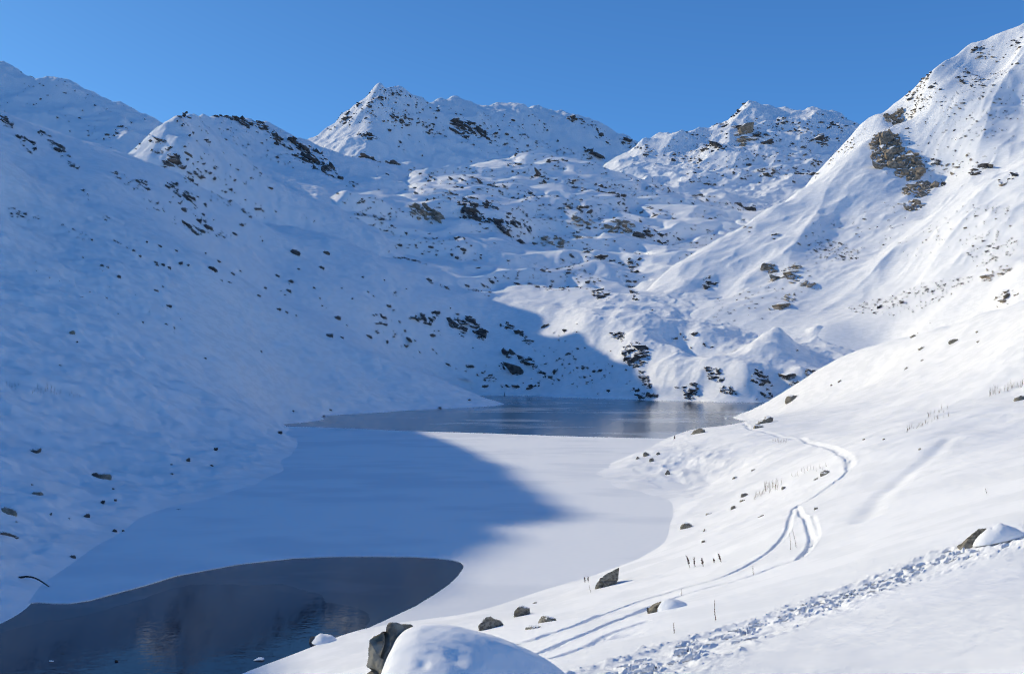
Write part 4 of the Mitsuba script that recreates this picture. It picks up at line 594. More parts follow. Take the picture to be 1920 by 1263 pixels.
def snow_colour(p, n, uv):
    """Fresh powder with patches of greyer wind crust and a fine grain."""
    crust = mikit.smoothstep(0.42, 0.62, mikit.fbm(p.x * 0.31, p.y * 0.31, p.z * 0.5, 4))
    grain = mikit.noise(p.x * 6.0, p.y * 6.0, p.z * 6.0)
    return mikit.mix((0.93, 0.935, 0.94), (0.84, 0.85, 0.86), crust * 0.7) * (0.97 + 0.03 * grain)


def snow_relief(p, n, uv):
    return mikit.fbm(p.x * 1.3, p.y * 2.1, p.z * 1.7, 3) * 0.05 + mikit.fbm(p.x * 7.0, p.y * 9.0, p.z * 8.0, 2) * 0.012


scene['far_snow'] = {'type': 'twosided', 'bsdf': {'type': 'diffuse', 'reflectance': proc(snow_colour)}}
scene['snow'] = {'type': 'twosided', 'bsdf': {'type': 'bumpmap', 'bump': proc(snow_relief, 0.03), 'scale': 1.5, 'bsdf': {'type': 'diffuse', 'reflectance': proc(snow_colour)}}}
def ice_snow_colour(p, n, uv):
    """Thin wind-packed snow on the ice, greyer where it is thinnest."""
    thin = mikit.smoothstep(0.45, 0.7, mikit.fbm(p.x * 0.05, p.y * 0.11, 3, 5))
    return mikit.mix((0.89, 0.90, 0.91), (0.80, 0.82, 0.85), thin) * (0.985 + 0.015 * mikit.noise(p.x * 3.0, p.y * 3.0))


scene['ice_snow'] = {'type': 'twosided', 'bsdf': {'type': 'diffuse', 'reflectance': proc(ice_snow_colour)}}


def stone_colour(dark, light, rust, wave):
    def fn(p, n, uv):
        a = mikit.fbm(p.x / wave, p.y / wave, p.z / wave, 4)
        b = mikit.smoothstep(0.55, 0.75, mikit.fbm(p.x / wave * 0.4 + 7, p.y / wave * 0.4, p.z / wave * 0.4, 3))
        return mikit.mix(mikit.mix(dark, light, mikit.smoothstep(0.3, 0.7, a)), rust, b * 0.5)
    return proc(fn)


scene['dark_rock'] = {'type': 'twosided', 'bsdf': {'type': 'diffuse', 'reflectance': stone_colour((0.05, 0.05, 0.052), (0.15, 0.14, 0.13), (0.17, 0.13, 0.09), 2.5)}}
scene['brown_rock'] = {'type': 'twosided', 'bsdf': {'type': 'diffuse', 'reflectance': stone_colour((0.17, 0.145, 0.112), (0.40, 0.33, 0.25), (0.38, 0.28, 0.17), 2.5)}}
scene['boulder_rock'] = {'type': 'twosided', 'bsdf': {'type': 'diffuse', 'reflectance': stone_colour((0.12, 0.11, 0.095), (0.34, 0.31, 0.25), (0.26, 0.22, 0.13), 0.13)}}

ground('right_slope', sheet(trodden, _right, -0.40, 0.72, 600, 7, 460, 960, 3), 'sunlit snow slope with footpaths in the right foreground', snow='snow')
ground('near_bank', sheet(right_slope, _right, -1.6, -0.40, 120, 7, 120, 120, 3), 'snow bank running on to the left of the foreground slope outside the picture', snow='snow')
ground('far_bank', sheet(right_slope, _right, 0.72, 1.5, 60, 7, 460, 120, 3), 'snow slope running on to the right outside the picture', snow='snow')
ground('left_slope', sheet(valley, _valley, -0.72, 0.03, 390, 55, 535, 620), 'shaded snow slope falling to the lake on the left', snow='snow')
ground('valley_head', sheet(valley, _valley, -0.72, 0.50, 600, 534.5, 1990, 440), 'sunlit stepped knolls and shaded slope at the valley head behind the lake', (0.24, 40, 3600, 2.6))
ground('left_ridge', sheet(valley, _valley, -1.8, -0.72, 140, 55, 1540, 180), 'ridge beyond the left edge that shades the left slope and the ice')
ground('rocky_hill', sheet(rocky_hill, _hill, -0.62, -0.05, 330, 725, 1900, 330), 'rounded hill left of centre with a sunlit left face', (0.30, 50, 1100, 2.6))
ground('central_peak', sheet(peak, _peak, -0.42, 0.30, 440, 2300, 4800, 280), 'pointed snowy peak with a long flat ridge at the centre of the skyline', (0.30, 140, 1300, 6.5))
ground('right_peak', sheet(right_peak, _rpeak, 0.08, 0.60, 320, 1480, 3100, 280), 'rugged snowy peak right of centre on the skyline', (0.27, 90, 1700, 4.4))
ground('right_mountain', sheet(right_mountain, _rmount, 0.10, 0.95, 480, 400, 1700, 470), 'tall sunlit mountain flank at the right edge', (0.36, 60, 1500, 2.4), 'brown_rock')
ground('left_mountain', sheet(left_mountain, _lmount, -0.9, -0.34, 200, 2300, 3700, 140), 'hazy shaded mountain at the far left', (0.40, 140, 300, 6.0))

# ---------------------------------------------------------------- the lake: open water, thin bare ice, snow-covered ice
from shapely.geometry import Polygon
import shapely


def jitter(line, step, amp, seed):
    """The line resampled and made uneven."""
    l = shapely.LineString(line)
    n = max(2, int(l.length / step))
    p = np.array([l.interpolate(t, normalized=True).coords[0] for t in np.linspace(0, 1, n)])
    k = fbm(p[:, 0] * 1.0, p[:, 1] * 1.0, 9.0, 4, seed) * amp
    k2 = fbm(p[:, 0] + 50.0, p[:, 1], 9.0, 4, seed + 1) * amp
    return np.stack([p[:, 0] + k, p[:, 1] + k2], 1)


def slab(poly, z0, z1):
    parts = []
    for g in getattr(poly, 'geoms', [poly]):
        m = trimesh.creation.extrude_polygon(g, z1 - z0, engine='earcut')
        m.apply_translation([0, 0, z0])
        parts.append(m)
    return trimesh.util.concatenate(parts)


far_edge, near_edge = jitter(ICE_FAR, 2.0, 0.8, 301), jitter(ICE_NEAR, 0.4, 0.12, 303)
snow_ice = Polygon(np.vstack([[(-220, 312)], far_edge, [(150, 190), (80, 60), (20, 20)], near_edge[::-1], [(-160, 70), (-220, 200)]])).buffer(0)
water = Polygon(jitter(WATER, 0.25, 2.2, 305)).buffer(0)
near_ice = Polygon([(-140, 12), (40, 12), (40, 100), (-140, 100)]).difference(snow_ice.buffer(0.02)).difference(water)
far_ice = Polygon([(-300, 240), (320, 240), (320, 800), (-300, 800)]).difference(snow_ice.buffer(0.02))

scene['lake_water'] = mikit.ply((np.array([[-400, 5, 0], [400, 5, 0], [400, 800, 0], [-400, 800, 0.]]), np.array([[0, 1, 2], [0, 2, 3]])), 'water_surface')
def skin(poly, z):
    """Bare ice flush with the water: only its top shows."""
    out = [trimesh.creation.triangulate_polygon(g, engine='earcut') for g in getattr(poly, 'geoms', [poly])]
    v, f, at = [], [], 0
    for a, b in out:
        v.append(np.column_stack([a, np.full(len(a), z)]))
        b = np.array(b)
        n = np.cross(a[b[:, 1]] - a[b[:, 0]], a[b[:, 2]] - a[b[:, 0]])
        b[n < 0] = b[n < 0][:, ::-1]
        f.append(b + at)
        at += len(a)
    return np.vstack(v), np.vstack(f)


scene['thin_ice'] = mikit.ply(skin(near_ice, 0.006), 'bare_ice')
scene['far_ice'] = mikit.ply(skin(far_ice, 0.006), 'far_bare_ice')
scene['snowy_ice'] = mikit.ply(slab(snow_ice, -0.03, 0.09), 'ice_snow')


def ripple(p, n, uv):
    return mikit.fbm(p.x * 1.4, p.y * 4.0, 0, 3) * 0.0040 + mikit.fbm(p.x * 0.25, p.y * 0.5, 3, 2) * 0.005


scene['water_surface'] = {'type': 'bumpmap', 'bump': proc(ripple, 0.02), 'scale': 1.0, 'bsdf': {'type': 'plastic', 'int_ior': 1.33, 'diffuse_reflectance': {'type': 'rgb', 'value': [0.008, 0.020, 0.044]}}}


def frost(p, n, uv):
    a = mikit.smoothstep(0.45, 0.75, mikit.fbm(p.x * 0.12 + 3, p.y * 0.2, 0, 4))
    return mikit.mix((0.018, 0.033, 0.060), (0.038, 0.055, 0.085), a)


def far_frost(p, n, uv):
    a = mikit.smoothstep(0.56, 0.66, mikit.fbm(p.x * 0.017 + 3, p.y * 0.05 + 0.004 * p.x, 0, 5))
    return mikit.mix((0.018, 0.032, 0.055), (0.30, 0.33, 0.38), a)


def swell(p, n, uv):
    return mikit.fbm(p.x * 0.5, p.y * 0.5, 0, 2) * 0.006


scene['bare_ice'] = {'type': 'roughplastic', 'alpha': 0.03, 'int_ior': 1.31, 'diffuse_reflectance': proc(frost)}
scene['far_bare_ice'] = {'type': 'bumpmap', 'bump': proc(swell, 0.05), 'scale': 1.0, 'bsdf': {'type': 'roughplastic', 'alpha': 0.03, 'int_ior': 1.31, 'diffuse_reflectance': proc(far_frost)}}
for k, l, c in (('lake_water', 'dark open water of the lake rippled in the lower left corner', 'water'), ('thin_ice', 'smooth grey bare ice round the open water at the near end', 'ice'),
                ('far_ice', 'mirror-like bare ice at the far end of the lake', 'ice'), ('snowy_ice', 'flat snow-covered ice across the middle of the lake', 'ice')):
    labels[k] = {'label': l, 'category': c, 'kind': 'structure'}
# ---------------------------------------------------------------- rocks
GROUNDS = {'V': valley, 'A': right_slope, 'D': rocky_hill, 'E': peak, 'F': right_peak, 'G': right_mountain, 'H': left_mountain}
MATS = {'d': 'dark_rock', 'b': 'brown_rock', 'g': 'boulder_rock'}
used_names = {}


def numbered(name):
    k = used_names[name] = used_names.get(name, 0) + 1
    return name if k == 1 else f'{name}_{k - 1:03d}'


def rot(ax, ay, az):
    return trimesh.transformations.euler_matrix(ax, ay, az)[:3, :3]


_rng = np.random.default_rng(11)
CHIPS = []
for _k in range(14):
    _p = _rng.normal(size=(11, 3))
    _p /= np.linalg.norm(_p, axis=1, keepdims=True) ** _rng.uniform(0.7, 1.0)
    _m = trimesh.convex.convex_hull(_p * 0.5)
    CHIPS.append((np.array(_m.vertices), np.array(_m.faces)))


def merge(pieces):
    at, vs, fs = 0, [], []
    for v, f in pieces:
        vs.append(v)
        fs.append(f + at)
        at += len(v)
    return np.vstack(vs), np.vstack(fs)


def split_snow(v, f, rng, level=0.66, share=0.85):
    """(bare faces, snowed faces): snow lies on the tops that are flat enough."""
    n = np.cross(v[f[:, 1]] - v[f[:, 0]], v[f[:, 2]] - v[f[:, 0]])
    n /= np.maximum(np.linalg.norm(n, axis=1, keepdims=True), 1e-12)
    s = (n[:, 2] > level) & (rng.random(len(f)) < share)
    return f[~s], f[s]


def compact(v, f):
    used, inv = np.unique(f, return_inverse=True)
    return v[used], inv.reshape(-1, 3)


def emit(key, v, f, rng, mat, snow=True, level=0.66, smooth=False):
    a, b = split_snow(v, f, rng, level) if snow else (f, f[:0])
    if not len(a):
        a, b = f, f[:0]
    scene[key] = mikit.ply(compact(v, a), mat, smooth=smooth)
    if len(b):
        scene[key + '__snow_cap'] = mikit.ply(compact(v, b), 'snow')


def chips(rng, fn, cx, cy, ux, uy, vx, vy, n, size, dip, tall=1.0):
    r, a = np.sqrt(rng.random(n)) ** 0.9, rng.random(n) * 2 * np.pi
    x = cx + r * np.cos(a) * ux + r * np.sin(a) * vx
    y = cy + r * np.cos(a) * uy + r * np.sin(a) * vy
    z = fn(x, y)
    out, big = [], []
    for i in range(n):
        v, f = CHIPS[rng.integers(len(CHIPS))]
        s = size * rng.lognormal(-0.1, 0.45) * (1.25 - 0.5 * r[i])
        v = v * [s * rng.uniform(1.0, 2.3), s * rng.uniform(0.8, 1.3), s * tall * rng.uniform(0.45, 0.95)]
        v = v @ rot(rng.normal(0, 0.25), dip + rng.normal(0, 0.25), rng.normal(0, 0.5)).T
        out.append((v + [x[i], y[i], z[i] + s * rng.uniform(-0.12, 0.18)], f))
        big.append(s > 9 * cy / 1500)
    return out, big


for name, (c, w, nrm, count, size, stone) in STEEP.items():
    rng = np.random.default_rng(len(name))
    out = []
    for i in rng.choice(len(c), count, p=w):
        v, f = CHIPS[rng.integers(len(CHIPS))]
        s = size * min(rng.lognormal(-0.25, 0.6), 1.9)
        v = v * [s * rng.uniform(1.0, 2.6), s * rng.uniform(0.7, 1.2), s * rng.uniform(0.5, 1.0)]
        v = v @ rot(rng.normal(0, 0.3), 0.15 + rng.normal(0, 0.3), rng.normal(0, 0.6)).T
        a, b = split_snow(v, f, rng, 0.70)
        if len(a):
            out.append(compact(v + c[i] + [0, 0, s * rng.uniform(-0.15, 0.12)], a))
    scene[name + '__ledge_rocks'] = mikit.ply(merge(out), stone)
    labels[name + '__ledge_rocks'] = {'label': 'broken rock showing where the snow has slid off steep ledges', 'kind': 'stuff'}


GROUP_SAYS = {
    'a': ('small dark rocks sticking out of the shaded upper left slope', 'small outcrops of the left slope'),
    'b': ('small dark rocks beside the shaded cliffs above the far shore', 'small outcrops of the shaded far slope'),
    'c': ('small rocks on the sunlit knolls above the far shore', 'small outcrops of the knolls'),
    'd': ('low rock ledge on the lower steps of the valley head', 'lower ledges of the valley head'),
    'e': ('low rock ledge on the upper steps of the valley head', 'upper ledges of the valley head'),
    'f': ('small rocks on the rounded hill left of centre', 'small outcrops of the rocky hill'),
    'g': ('small patch of rock on the central peak', 'small outcrops of the central peak'),
    'h': ('small patch of rock on the peak right of centre', 'small outcrops of the right peak'),
    'i': ('small patch of rock on the mountain at the right edge', 'small outcrops of the right mountain')}
ORDINAL = ['first', 'second', 'third', 'fourth', 'fifth', 'sixth', 'seventh', 'eighth', 'ninth', 'tenth', 'eleventh', 'twelfth', 'thirteenth',
           'fourteenth', 'fifteenth', 'sixteenth', 'seventeenth', 'eighteenth', 'nineteenth', 'twentieth', 'twenty-first', 'twenty-second']
order = {}
for row in sorted((o for o in OUTCROPS if not o[10]), key=lambda o: o[1] / o[2]):
    order.setdefault(row[11], []).append(row)
for g, cx, cy, ux, uy, vx, vy, n, size, mat, label, group in OUTCROPS:
    if g == 'V' and cx > 30 and cy < 720:
        n = int(n * 1.7)
    rng = np.random.default_rng(int(abs(cx) * 10 + cy))
    key = numbered('rock_outcrop')
    dip = 0.45 if g in 'D' or (g == 'V' and cx < 60) else 0.12
    pieces, big = chips(rng, GROUNDS[g], cx, cy, ux, uy, vx, vy, n, size, dip, 1.9 if g == 'G' and n > 40 else 1.0)
    caps, small = [], []
    k = 0
    for (v, f), wide in zip(pieces, big):
        a, b = split_snow(v, f, rng, 0.72)
        if len(b):
            caps.append((v, b))
        if not len(a):
            continue
        if wide:
            scene[key + ('__stone' if k == 0 else f'__stone_{k:03d}')] = mikit.ply(compact(v, a), MATS[mat])
            k += 1
        else:
            small.append((v, a))
    if small:
        scene[key + '__small_stones'] = mikit.ply(compact(*merge(small)), MATS[mat])
        labels[key + '__small_stones'] = {'label': 'the smaller stones of the outcrop', 'kind': 'stuff'}
    if caps:
        scene[key + '__snow_cap'] = mikit.ply(compact(*merge(caps)), 'snow')
        labels[key + '__snow_cap'] = {'label': 'snow lying on the stones', 'kind': 'stuff'}
    labels[key] = {'label': label, 'category': 'rock outcrop'}
    if not label:
        rank = [o[1:3] for o in order[group]].index((cx, cy))
        labels[key] = {'label': f'{GROUP_SAYS[group][0]}, {ORDINAL[rank]} from the left', 'category': 'rock outcrop', 'group': GROUP_SAYS[group][1]}
for name, g, cx, cy, ux, uy, vx, vy, n, size, mat, label in SCREE:
    rng = np.random.default_rng(int(abs(cx) * 10 + cy))
    key = numbered(name)
    v, f = merge(chips(rng, GROUNDS[g], cx, cy, ux, uy, vx, vy, n, size, 0.2)[0])
    a, b = split_snow(v, f, rng, 0.8)
    scene[key] = mikit.ply(compact(v, a), MATS[mat])
    labels[key] = {'label': label, 'category': 'scree', 'kind': 'stuff'}


def rock_mesh(rng, size, detail=2, planes=14, rough=0.05):
    """An angular boulder: a ball cut by planes, then roughened."""
    m = trimesh.creation.icosphere(subdivisions=detail)
    v = np.array(m.vertices)
    for _ in range(planes):
        n = rng.normal(size=3)
        n /= np.linalg.norm(n)
        d = rng.uniform(0.55, 0.85)
        h = v @ n
        v = v - np.outer(np.maximum(0, h - d), n)
    v = v * (1 + rough * (4 * (meshkit.fbm(v * 3 + rng.uniform(0, 50), 3) - 0.5))[:, None])
    return v * (np.array(size) / 2), np.array(m.faces)


SLOPE_SAYS = {'V': ('small dark stone poking out of the shaded snow of the left slope', 'stones of the left slope'),
              'A': ('small stone poking out of the sunlit snow of the right slope', 'stones of the right slope')}
for g, x, y, w, h, mat, label in ROCKS:
    rng = np.random.default_rng(int(abs(x) * 100 + y * 10))
    key = numbered('rock')
    if g == 'A' and not label:
        w, h = 0.8 * w, 0.75 * h
    v, f = rock_mesh(rng, (w * 1.5, w * 1.0, h * 1.7), 3 if g == 'A' and y < 80 else (2 if label else 1), 9, 0.08)
    v = v @ rot(rng.normal(0, 0.25), (-0.4 if g == 'A' else 0.25) + rng.normal(0, 0.2), rng.uniform(-0.6, 0.6)).T
    v = v + [x, y + 0.2 * w, float(GROUNDS[g](np.array([x]), np.array([y + 0.2 * w]))[0]) + h * 0.0]
    emit(key, v, f, rng, 'boulder_rock' if g == 'A' or mat == 'b' else 'dark_rock', level=0.80, smooth=25 if g == 'A' and y < 80 else False)
    labels[key] = {'label': label or SLOPE_SAYS[g][0], 'category': 'rock'}
    if not label:
        labels[key]['group'] = SLOPE_SAYS[g][1]
# ---------------------------------------------------------------- foreground boulders
def zof(fn, x, y):
    return float(fn(np.array([x], float), np.array([y], float))[0])


def hull_rock(pts, seed, edge=0.12, rough=0.05, wave=0.5):
    """A weathered block: the hull of the points, refined, with cracks and knobs."""
    m = trimesh.convex.convex_hull(np.array(pts, float))
    m = m.subdivide_to_size(edge)
    m.merge_vertices()
    v, f = np.array(m.vertices), np.array(m.faces)
    n = np.array(m.vertex_normals)
    o = np.random.default_rng(seed).uniform(0, 90)
    d = meshkit.fbm(v / wave + o, 4, seed) - 0.5
    crack = np.abs(meshkit.noise(v / (wave * 1.4) + o * 2, seed + 5) - 0.5)
    d = d * 2 * rough - rough * 1.4 * np.exp(-(crack / 0.05) ** 2)
    return v + n * d[:, None], f


def mound(fn, cx, cy, rx, ry, h, seed, n=40, lean=(0.0, 0.0), wave=0.5, rough=0.05):
    """Snow heaped on the ground."""
    r, a = np.meshgrid(np.linspace(0, 1, n), np.linspace(0, 2 * np.pi, 2 * n, endpoint=False), indexing='ij')
    x, y = cx + lean[0] * (1 - r) + rx * r * np.cos(a), cy + lean[1] * (1 - r) + ry * r * np.sin(a)
    z = fn(x, y) + h * (1 - r ** 2) ** 0.75 * (1 + 0.25 * perlin(x / wave, y / wave, seed)) + rough * fbm(x, y, wave * 0.6, 3, seed) * (1 - r) - 0.03 * r
    i = np.arange(r.size).reshape(r.shape)
    j = np.roll(i, -1, 1)
    f = np.vstack([np.stack([i[:-1].ravel(), i[1:].ravel(), j[1:].ravel()], 1), np.stack([i[:-1].ravel(), j[1:].ravel(), j[:-1].ravel()], 1)])
    return np.stack([x.ravel(), y.ravel(), z.ravel()], 1), f


# the big boulder under its cushion of snow at the bottom edge
CUSHION_X = np.array([-1.62, -1.42, -1.30, -1.18, -1.08, -0.89, -0.70, -0.51, -0.25, 0.0, 0.25, 0.38, 0.62, 0.95])
CUSHION_Z = np.array([15.9, 16.80, 16.93, 16.97, 16.985, 16.97, 16.94, 16.885, 16.79, 16.66, 16.52, 16.44, 16.26, 15.9])
from scipy.interpolate import PchipInterpolator
_prof = PchipInterpolator(CUSHION_X, CUSHION_Z)
gx, gy = np.meshgrid(np.linspace(-1.62, 0.95, 150), np.linspace(7.6, 11.2, 120))
back = 9.55 + 0.25 * (gx + 0.9)                       # the crest runs a little away to the right
dy = gy - back
gz = _prof(gx) - np.where(dy < 0, 0.09, 0.55) * dy ** 2 - np.where(dy < 0, 0.03, 0.0) * np.abs(dy)
gz = gz - np.where(dy < 0, 1, 0) * 0.45 * sstep(-0.7, 0.5, gx) * np.abs(dy) + 0.04 * fbm(gx, gy, 1.1, 2, 501) + 0.004 * fbm(gx, gy, 0.14, 3, 502)
gz = gz - 0.05 * np.exp(-((gx + 0.62) / 0.12) ** 2 - ((gy - 8.95) / 0.18) ** 2) - 0.03 * np.exp(-((gx + 0.95) / 0.06) ** 2 - ((gy - 8.6) / 0.1) ** 2)
_i = np.arange(gx.size).reshape(gx.shape)
_f = np.vstack([np.stack([_i[:-1, :-1].ravel(), _i[:-1, 1:].ravel(), _i[1:, 1:].ravel()], 1), np.stack([_i[:-1, :-1].ravel(), _i[1:, 1:].ravel(), _i[1:, :-1].ravel()], 1)])
_v = np.stack([gx.ravel(), gy.ravel(), gz.ravel()], 1)
scene['boulder__snow_cap'] = mikit.ply((_v, _f), 'snow', smooth=True)
labels['boulder__snow_cap'] = {'label': 'thick rounded cushion of snow'}
v, f = hull_rock([(-1.72, 9.3, 15.2), (-1.69, 9.15, 16.2), (-1.66, 9.3, 16.90), (-1.55, 9.45, 16.93), (-1.50, 9.75, 16.96), (-1.38, 9.8, 16.95), (-1.1, 9.9, 16.6), (-1.46, 9.1, 16.70), (-1.36, 8.75, 15.9), (-1.40, 8.7, 15.2),
                  (-0.9, 9.2, 15.2), (-0.9, 10.6, 15.2), (-1.6, 10.5, 15.4), (-1.5, 10.4, 16.7), (-1.2, 10.4, 16.7)], 3, 0.035, 0.06, 0.22)
scene['boulder'] = mikit.ply((v, f), 'boulder_rock', smooth=25)
labels['boulder'] = {'label': 'big grey boulder under a rounded snow cushion at the bottom edge', 'category': 'boulder'}


def block(key, spot, k, outline, depth, seed, label, cap=None, rough=0.06, mat='boulder_rock'):
    """outline: (x, z) in units of k metres from the spot; the block goes back by depth."""
    x, y = spot
    z = zof(right_slope, x, y)
    low = min(b for a, b in outline) * k
    p = [(x + a * k, y, z + b * k) for a, b in outline] + [(x + a * k * 0.8, y + depth, z + low + (b * k - low) * 0.55) for a, b in outline] + [(x + a * k * 0.85, y - 0.15 * depth, z + low + (b * k - low) * 0.5) for a, b in outline]
    v, f = hull_rock(p, seed, 0.1 * depth, rough * depth, 0.4 * depth)
    n = np.cross(v[f[:, 1]] - v[f[:, 0]], v[f[:, 2]] - v[f[:, 0]])
    n /= np.linalg.norm(n, axis=1, keepdims=True)
    snowy = (n @ np.array(cap) > 0.74) if cap else np.zeros(len(f), bool)
    scene[key] = mikit.ply(compact(v, f[~snowy]), mat, smooth=25)
    if snowy.any():
        scene[key + '__snow_cap'] = mikit.ply(compact(v, f[snowy]), 'snow', smooth=True)
    labels[key] = {'label': label, 'category': 'boulder'}


block('boulder_001', SPOTS['shore_rock'], 0.0400, [(-28, -14), (-26, -2), (-18, 11), (-15, 16), (0, 25), (11, 31), (22, 36), (22, 28), (17, 8), (8, -6)], 1.3, 21,
      'large dark brown boulder standing on the lake bank beside two dry stalks', None, 0.07)
block('boulder_002', SPOTS['trail_rock'], 0.0195, [(-25, -6), (-12, 7), (0, 16), (6, 19), (9, 17), (14, 0), (10, -8)], 0.7, 22,
      'tent shaped brown boulder with blue shaded snow on its right side between the tracks', None, 0.07)
tx, ty = SPOTS['trail_rock']
scene['boulder_002__snow_cap'] = mikit.ply(mound(right_slope, tx + 0.42, ty + 0.15, 0.62, 0.55, 0.36, 35, 30, (-0.22, -0.1), 0.4, 0.02), 'snow', smooth=True)
block('boulder_003', SPOTS['path_rock'], 0.0168, [(-26, -10), (-12, 6), (4, 24), (10, 29), (30, 30), (44, 31), (22, 8), (12, -4), (-8, -9)], 0.35, 23,
      'slanting brown boulder with a rounded snow heap above the trodden trail at the right edge', None, 0.07)
bx, by = SPOTS['path_rock']
scene['boulder_003__snow_cap'] = mikit.ply(mound(right_slope, bx + 0.66, by - 0.22, 0.78, 0.42, 0.44, 31, 40, (-0.12, 0.0), 0.35, 0.06), 'snow', smooth=True)
lx, ly = SPOTS['lake_rock']
block('boulder_004', (lx - 0.35, ly), 0.039, [(-8, -6), (-9, 6), (-6, 14), (2, 15), (6, 8), (5, -6)], 0.8, 24, 'small dark boulder with a snow hood standing at the water edge', (0.1, 0, 1.0), 0.06, 'dark_rock')
scene['boulder_004__snow_drift'] = mikit.ply(mound(right_slope, lx + 0.35, ly + 0.1, 0.95, 0.8, 0.62, 33, 30, (-0.2, 0), 0.5, 0.06), 'snow', smooth=True)


# ---------------------------------------------------------------- dry stalks, branch, posts
def tube(points, radii, sides=5):
    p = np.array(points, float)
    t = np.gradient(p, axis=0)
    t /= np.linalg.norm(t, axis=1, keepdims=True)
    a = np.cross(t, [0.3, 1.0, 0.1])
    a /= np.linalg.norm(a, axis=1, keepdims=True)
    b = np.cross(t, a)
    w = np.arange(sides) * 2 * np.pi / sides
    v = p[:, None] + np.broadcast_to(radii, len(p))[:, None, None] * (np.cos(w)[None, :, None] * a[:, None] + np.sin(w)[None, :, None] * b[:, None])
    i, j = np.meshgrid(np.arange(len(p) - 1), np.arange(sides), indexing='ij')
    q = np.stack([i * sides + j, i * sides + (j + 1) % sides, (i + 1) * sides + (j + 1) % sides, (i + 1) * sides + j], -1).reshape(-1, 4)
    f = np.vstack([q[:, [0, 1, 2]], q[:, [0, 2, 3]]])
    caps = [[s, (s + 1), (s + 2)] for s in range(0)]
    for e in (0, (len(p) - 1) * sides):
        caps += [[e, e + s, e + s + 1] for s in range(1, sides - 1)]
    return v.reshape(-1, 3), np.vstack([f, np.array(caps)])


scene['dry_stem'] = {'type': 'diffuse', 'reflectance': {'type': 'rgb', 'value': [0.16, 0.11, 0.07]}}
scene['seed_brown'] = {'type': 'diffuse', 'reflectance': {'type': 'rgb', 'value': [0.06, 0.04, 0.03]}}
scene['wet_wood'] = {'type': 'diffuse', 'reflectance': {'type': 'rgb', 'value': [0.06, 0.05, 0.045]}}
DOCK_SAYS = ['dark dry dock stalk leaning left, leftmost of the standing row on the bank', 'upright dark dock stalk second from the left in the row on the bank',
             'upright dark dock stalk right of the middle in the row on the bank', 'leaning dark dock stalk at the right end of the row on the bank',
             'short broken dock stump between the row and the right leaning stalk', 'left one of two short dark stalks beside the large shore boulder',
             'right one of two short dark stalks beside the large shore boulder']
THIN_SAYS = ['tall thin dry stalk between the tent shaped boulder and the trodden trail', 'thin dry stem on the left in the fork of the foot tracks', 'thin dry stem on the right in the fork of the foot tracks',
             'thin dry stem between the two lower foot tracks', 'short thin stem beside the upper foot track', 'thin dry stem below the tent shaped boulder', 'bent thin stem left of the large shore boulder', 'small dry stem alone on the smooth slope at the right']
nd = nt = 0
for g, x, y, h, lean, kind in STALKS:
    rng = np.random.default_rng(int(abs(x) * 1000 + y * 10))
    fn = right_slope if g == 'A' else valley
    z = zof(fn, x, y)
    l = math.radians(lean)
    t = np.linspace(0, 1, 6)
    h = max(h, 0.25)
    pts = np.stack([x + h * (math.sin(l) * t + 0.04 * np.sin(3 * t + rng.uniform(0, 6))), y + h * 0.05 * np.sin(2 * t), z - 0.05 + (h + 0.05) * math.cos(l) * t], 1)
    if kind == 'dock':
        key = numbered('dock_stalk')
        scene[key] = mikit.ply(tube(pts, np.linspace(0.022, 0.016, 6)), 'dry_stem', smooth=True)
        heads = []
        for s in np.linspace(0.42, 1.0, 13):
            c = pts[0] + (pts[-1] - pts[0]) * s + rng.normal(0, 0.02, 3)
            cv, cf = CHIPS[rng.integers(len(CHIPS))]
            heads.append((cv * [0.13, 0.13, 0.16] * (1.1 - 0.55 * s) + c, cf))
        scene[key + '__seed_head'] = mikit.ply(merge(heads), 'seed_brown')
        labels[key] = {'label': DOCK_SAYS[nd], 'category': 'dry plant'}
        nd += 1
        continue
    key = numbered('dry_stem_plant')
    w = 0.010 + 0.00012 * y
    scene[key] = mikit.ply(tube(pts, np.linspace(w, 0.5 * w, 6), 4), 'dry_stem')
    if nt < 8:
        labels[key] = {'label': THIN_SAYS[nt], 'category': 'dry plant'}
    elif g == 'V':
        labels[key] = {'label': 'thin dark dry stem in the row across the near left slope', 'category': 'dry plant', 'group': 'dry stems of the left slope'}
    elif x > 62:
        labels[key] = {'label': 'short dry stem in the row at the right edge above the slope', 'category': 'dry plant', 'group': 'dry stems at the right edge'}
    elif y > 100 and x > 45:
        labels[key] = {'label': 'short dry stem along the upper terrace of the right slope', 'category': 'dry plant', 'group': 'dry stems of the upper terrace'}
    else:
        labels[key] = {'label': 'thin dry stem in the cluster left of the bend of the foot track', 'category': 'dry plant', 'group': 'dry stems by the track bend'}
    nt += 1

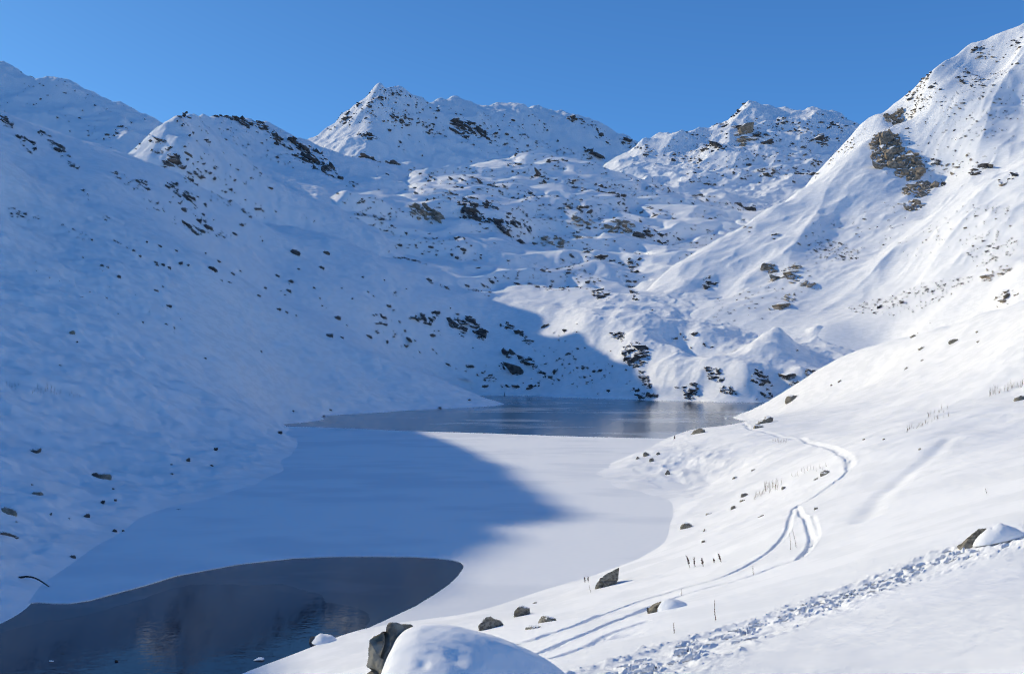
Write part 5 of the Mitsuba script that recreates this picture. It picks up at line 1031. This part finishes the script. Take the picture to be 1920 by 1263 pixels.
(ax, ay), (bx, by) = SPOTS['branch_a'], SPOTS['branch_b']
zb = zof(valley, ax, ay)
t = np.linspace(0, 1, 12)
arc = np.stack([ax + (bx - ax) * t, ay + (by - ay) * t, zb * (1 - t) + 0.14 * t + 0.45 * np.sin(np.pi * t) * (1 - 0.3 * t) + 0.05], 1)
scene['branch'] = mikit.ply(tube(arc, np.linspace(0.10, 0.045, 12), 6), 'wet_wood', smooth=True)
scene['branch__knot'] = mikit.ply((CHIPS[3][0] * [0.55, 0.3, 0.22] + arc[0], CHIPS[3][1]), 'wet_wood')
labels['branch'] = {'label': 'curved dark branch reaching from the left bank on to the ice', 'category': 'branch'}
for px, key, h, label in (('stump', 'post', 0.9, 'thin dark post on the bank edge beside the far ice'),):
    sx, sy = SPOTS[px]
    sz = zof(right_slope, sx, sy)
    scene[key] = mikit.ply(tube([(sx, sy, sz - 0.1), (sx, sy, sz + 0.5 * h), (sx + 0.03, sy, sz + h)], [0.22, 0.15, 0.05], 6), 'wet_wood')
    labels[key] = {'label': label, 'category': 'post'}
px_, py_ = -6.5, 716.0
scene['post_001'] = mikit.ply(tube([(px_, py_, -0.2), (px_, py_, 2.0), (px_, py_, 3.4)], [0.35, 0.3, 0.2], 6), 'wet_wood')
labels['post_001'] = {'label': 'small dark post at the waterline of the far shore', 'category': 'post'}

# lumps of snow and ice frozen into the water near the bottom edge
LUMP_SAYS = ['snow lump on the water beside the bank at the bottom', 'small white ice chunk on the dark water near the bottom left corner', 'dark frozen clod on the water near the bottom edge', 'small dark twig frozen in the ice off the left bank']
for k, (x, y, w, h, m) in enumerate([(-17.7, 55.9, 0.9, 0.2, 's'), (-32.0, 55.6, 0.4, 0.1, 's'), (-27.5, 55.6, 0.3, 0.12, 'd'), (-48.9, 117.2, 1.1, 0.12, 'd')]):
    rng = np.random.default_rng(700 + k)
    v, f = rock_mesh(rng, (w * 0.9, w * 0.6, h * 1.3), 2, 10, 0.08)
    key = numbered('ice_lump' if m == 's' else 'clod')
    scene[key] = mikit.ply((v + [x, y, 0.02 + 0.15 * h], f), 'snow' if m == 's' else 'wet_wood', smooth=30)
    labels[key] = {'label': LUMP_SAYS[k], 'category': 'ice' if m == 's' else 'debris'}
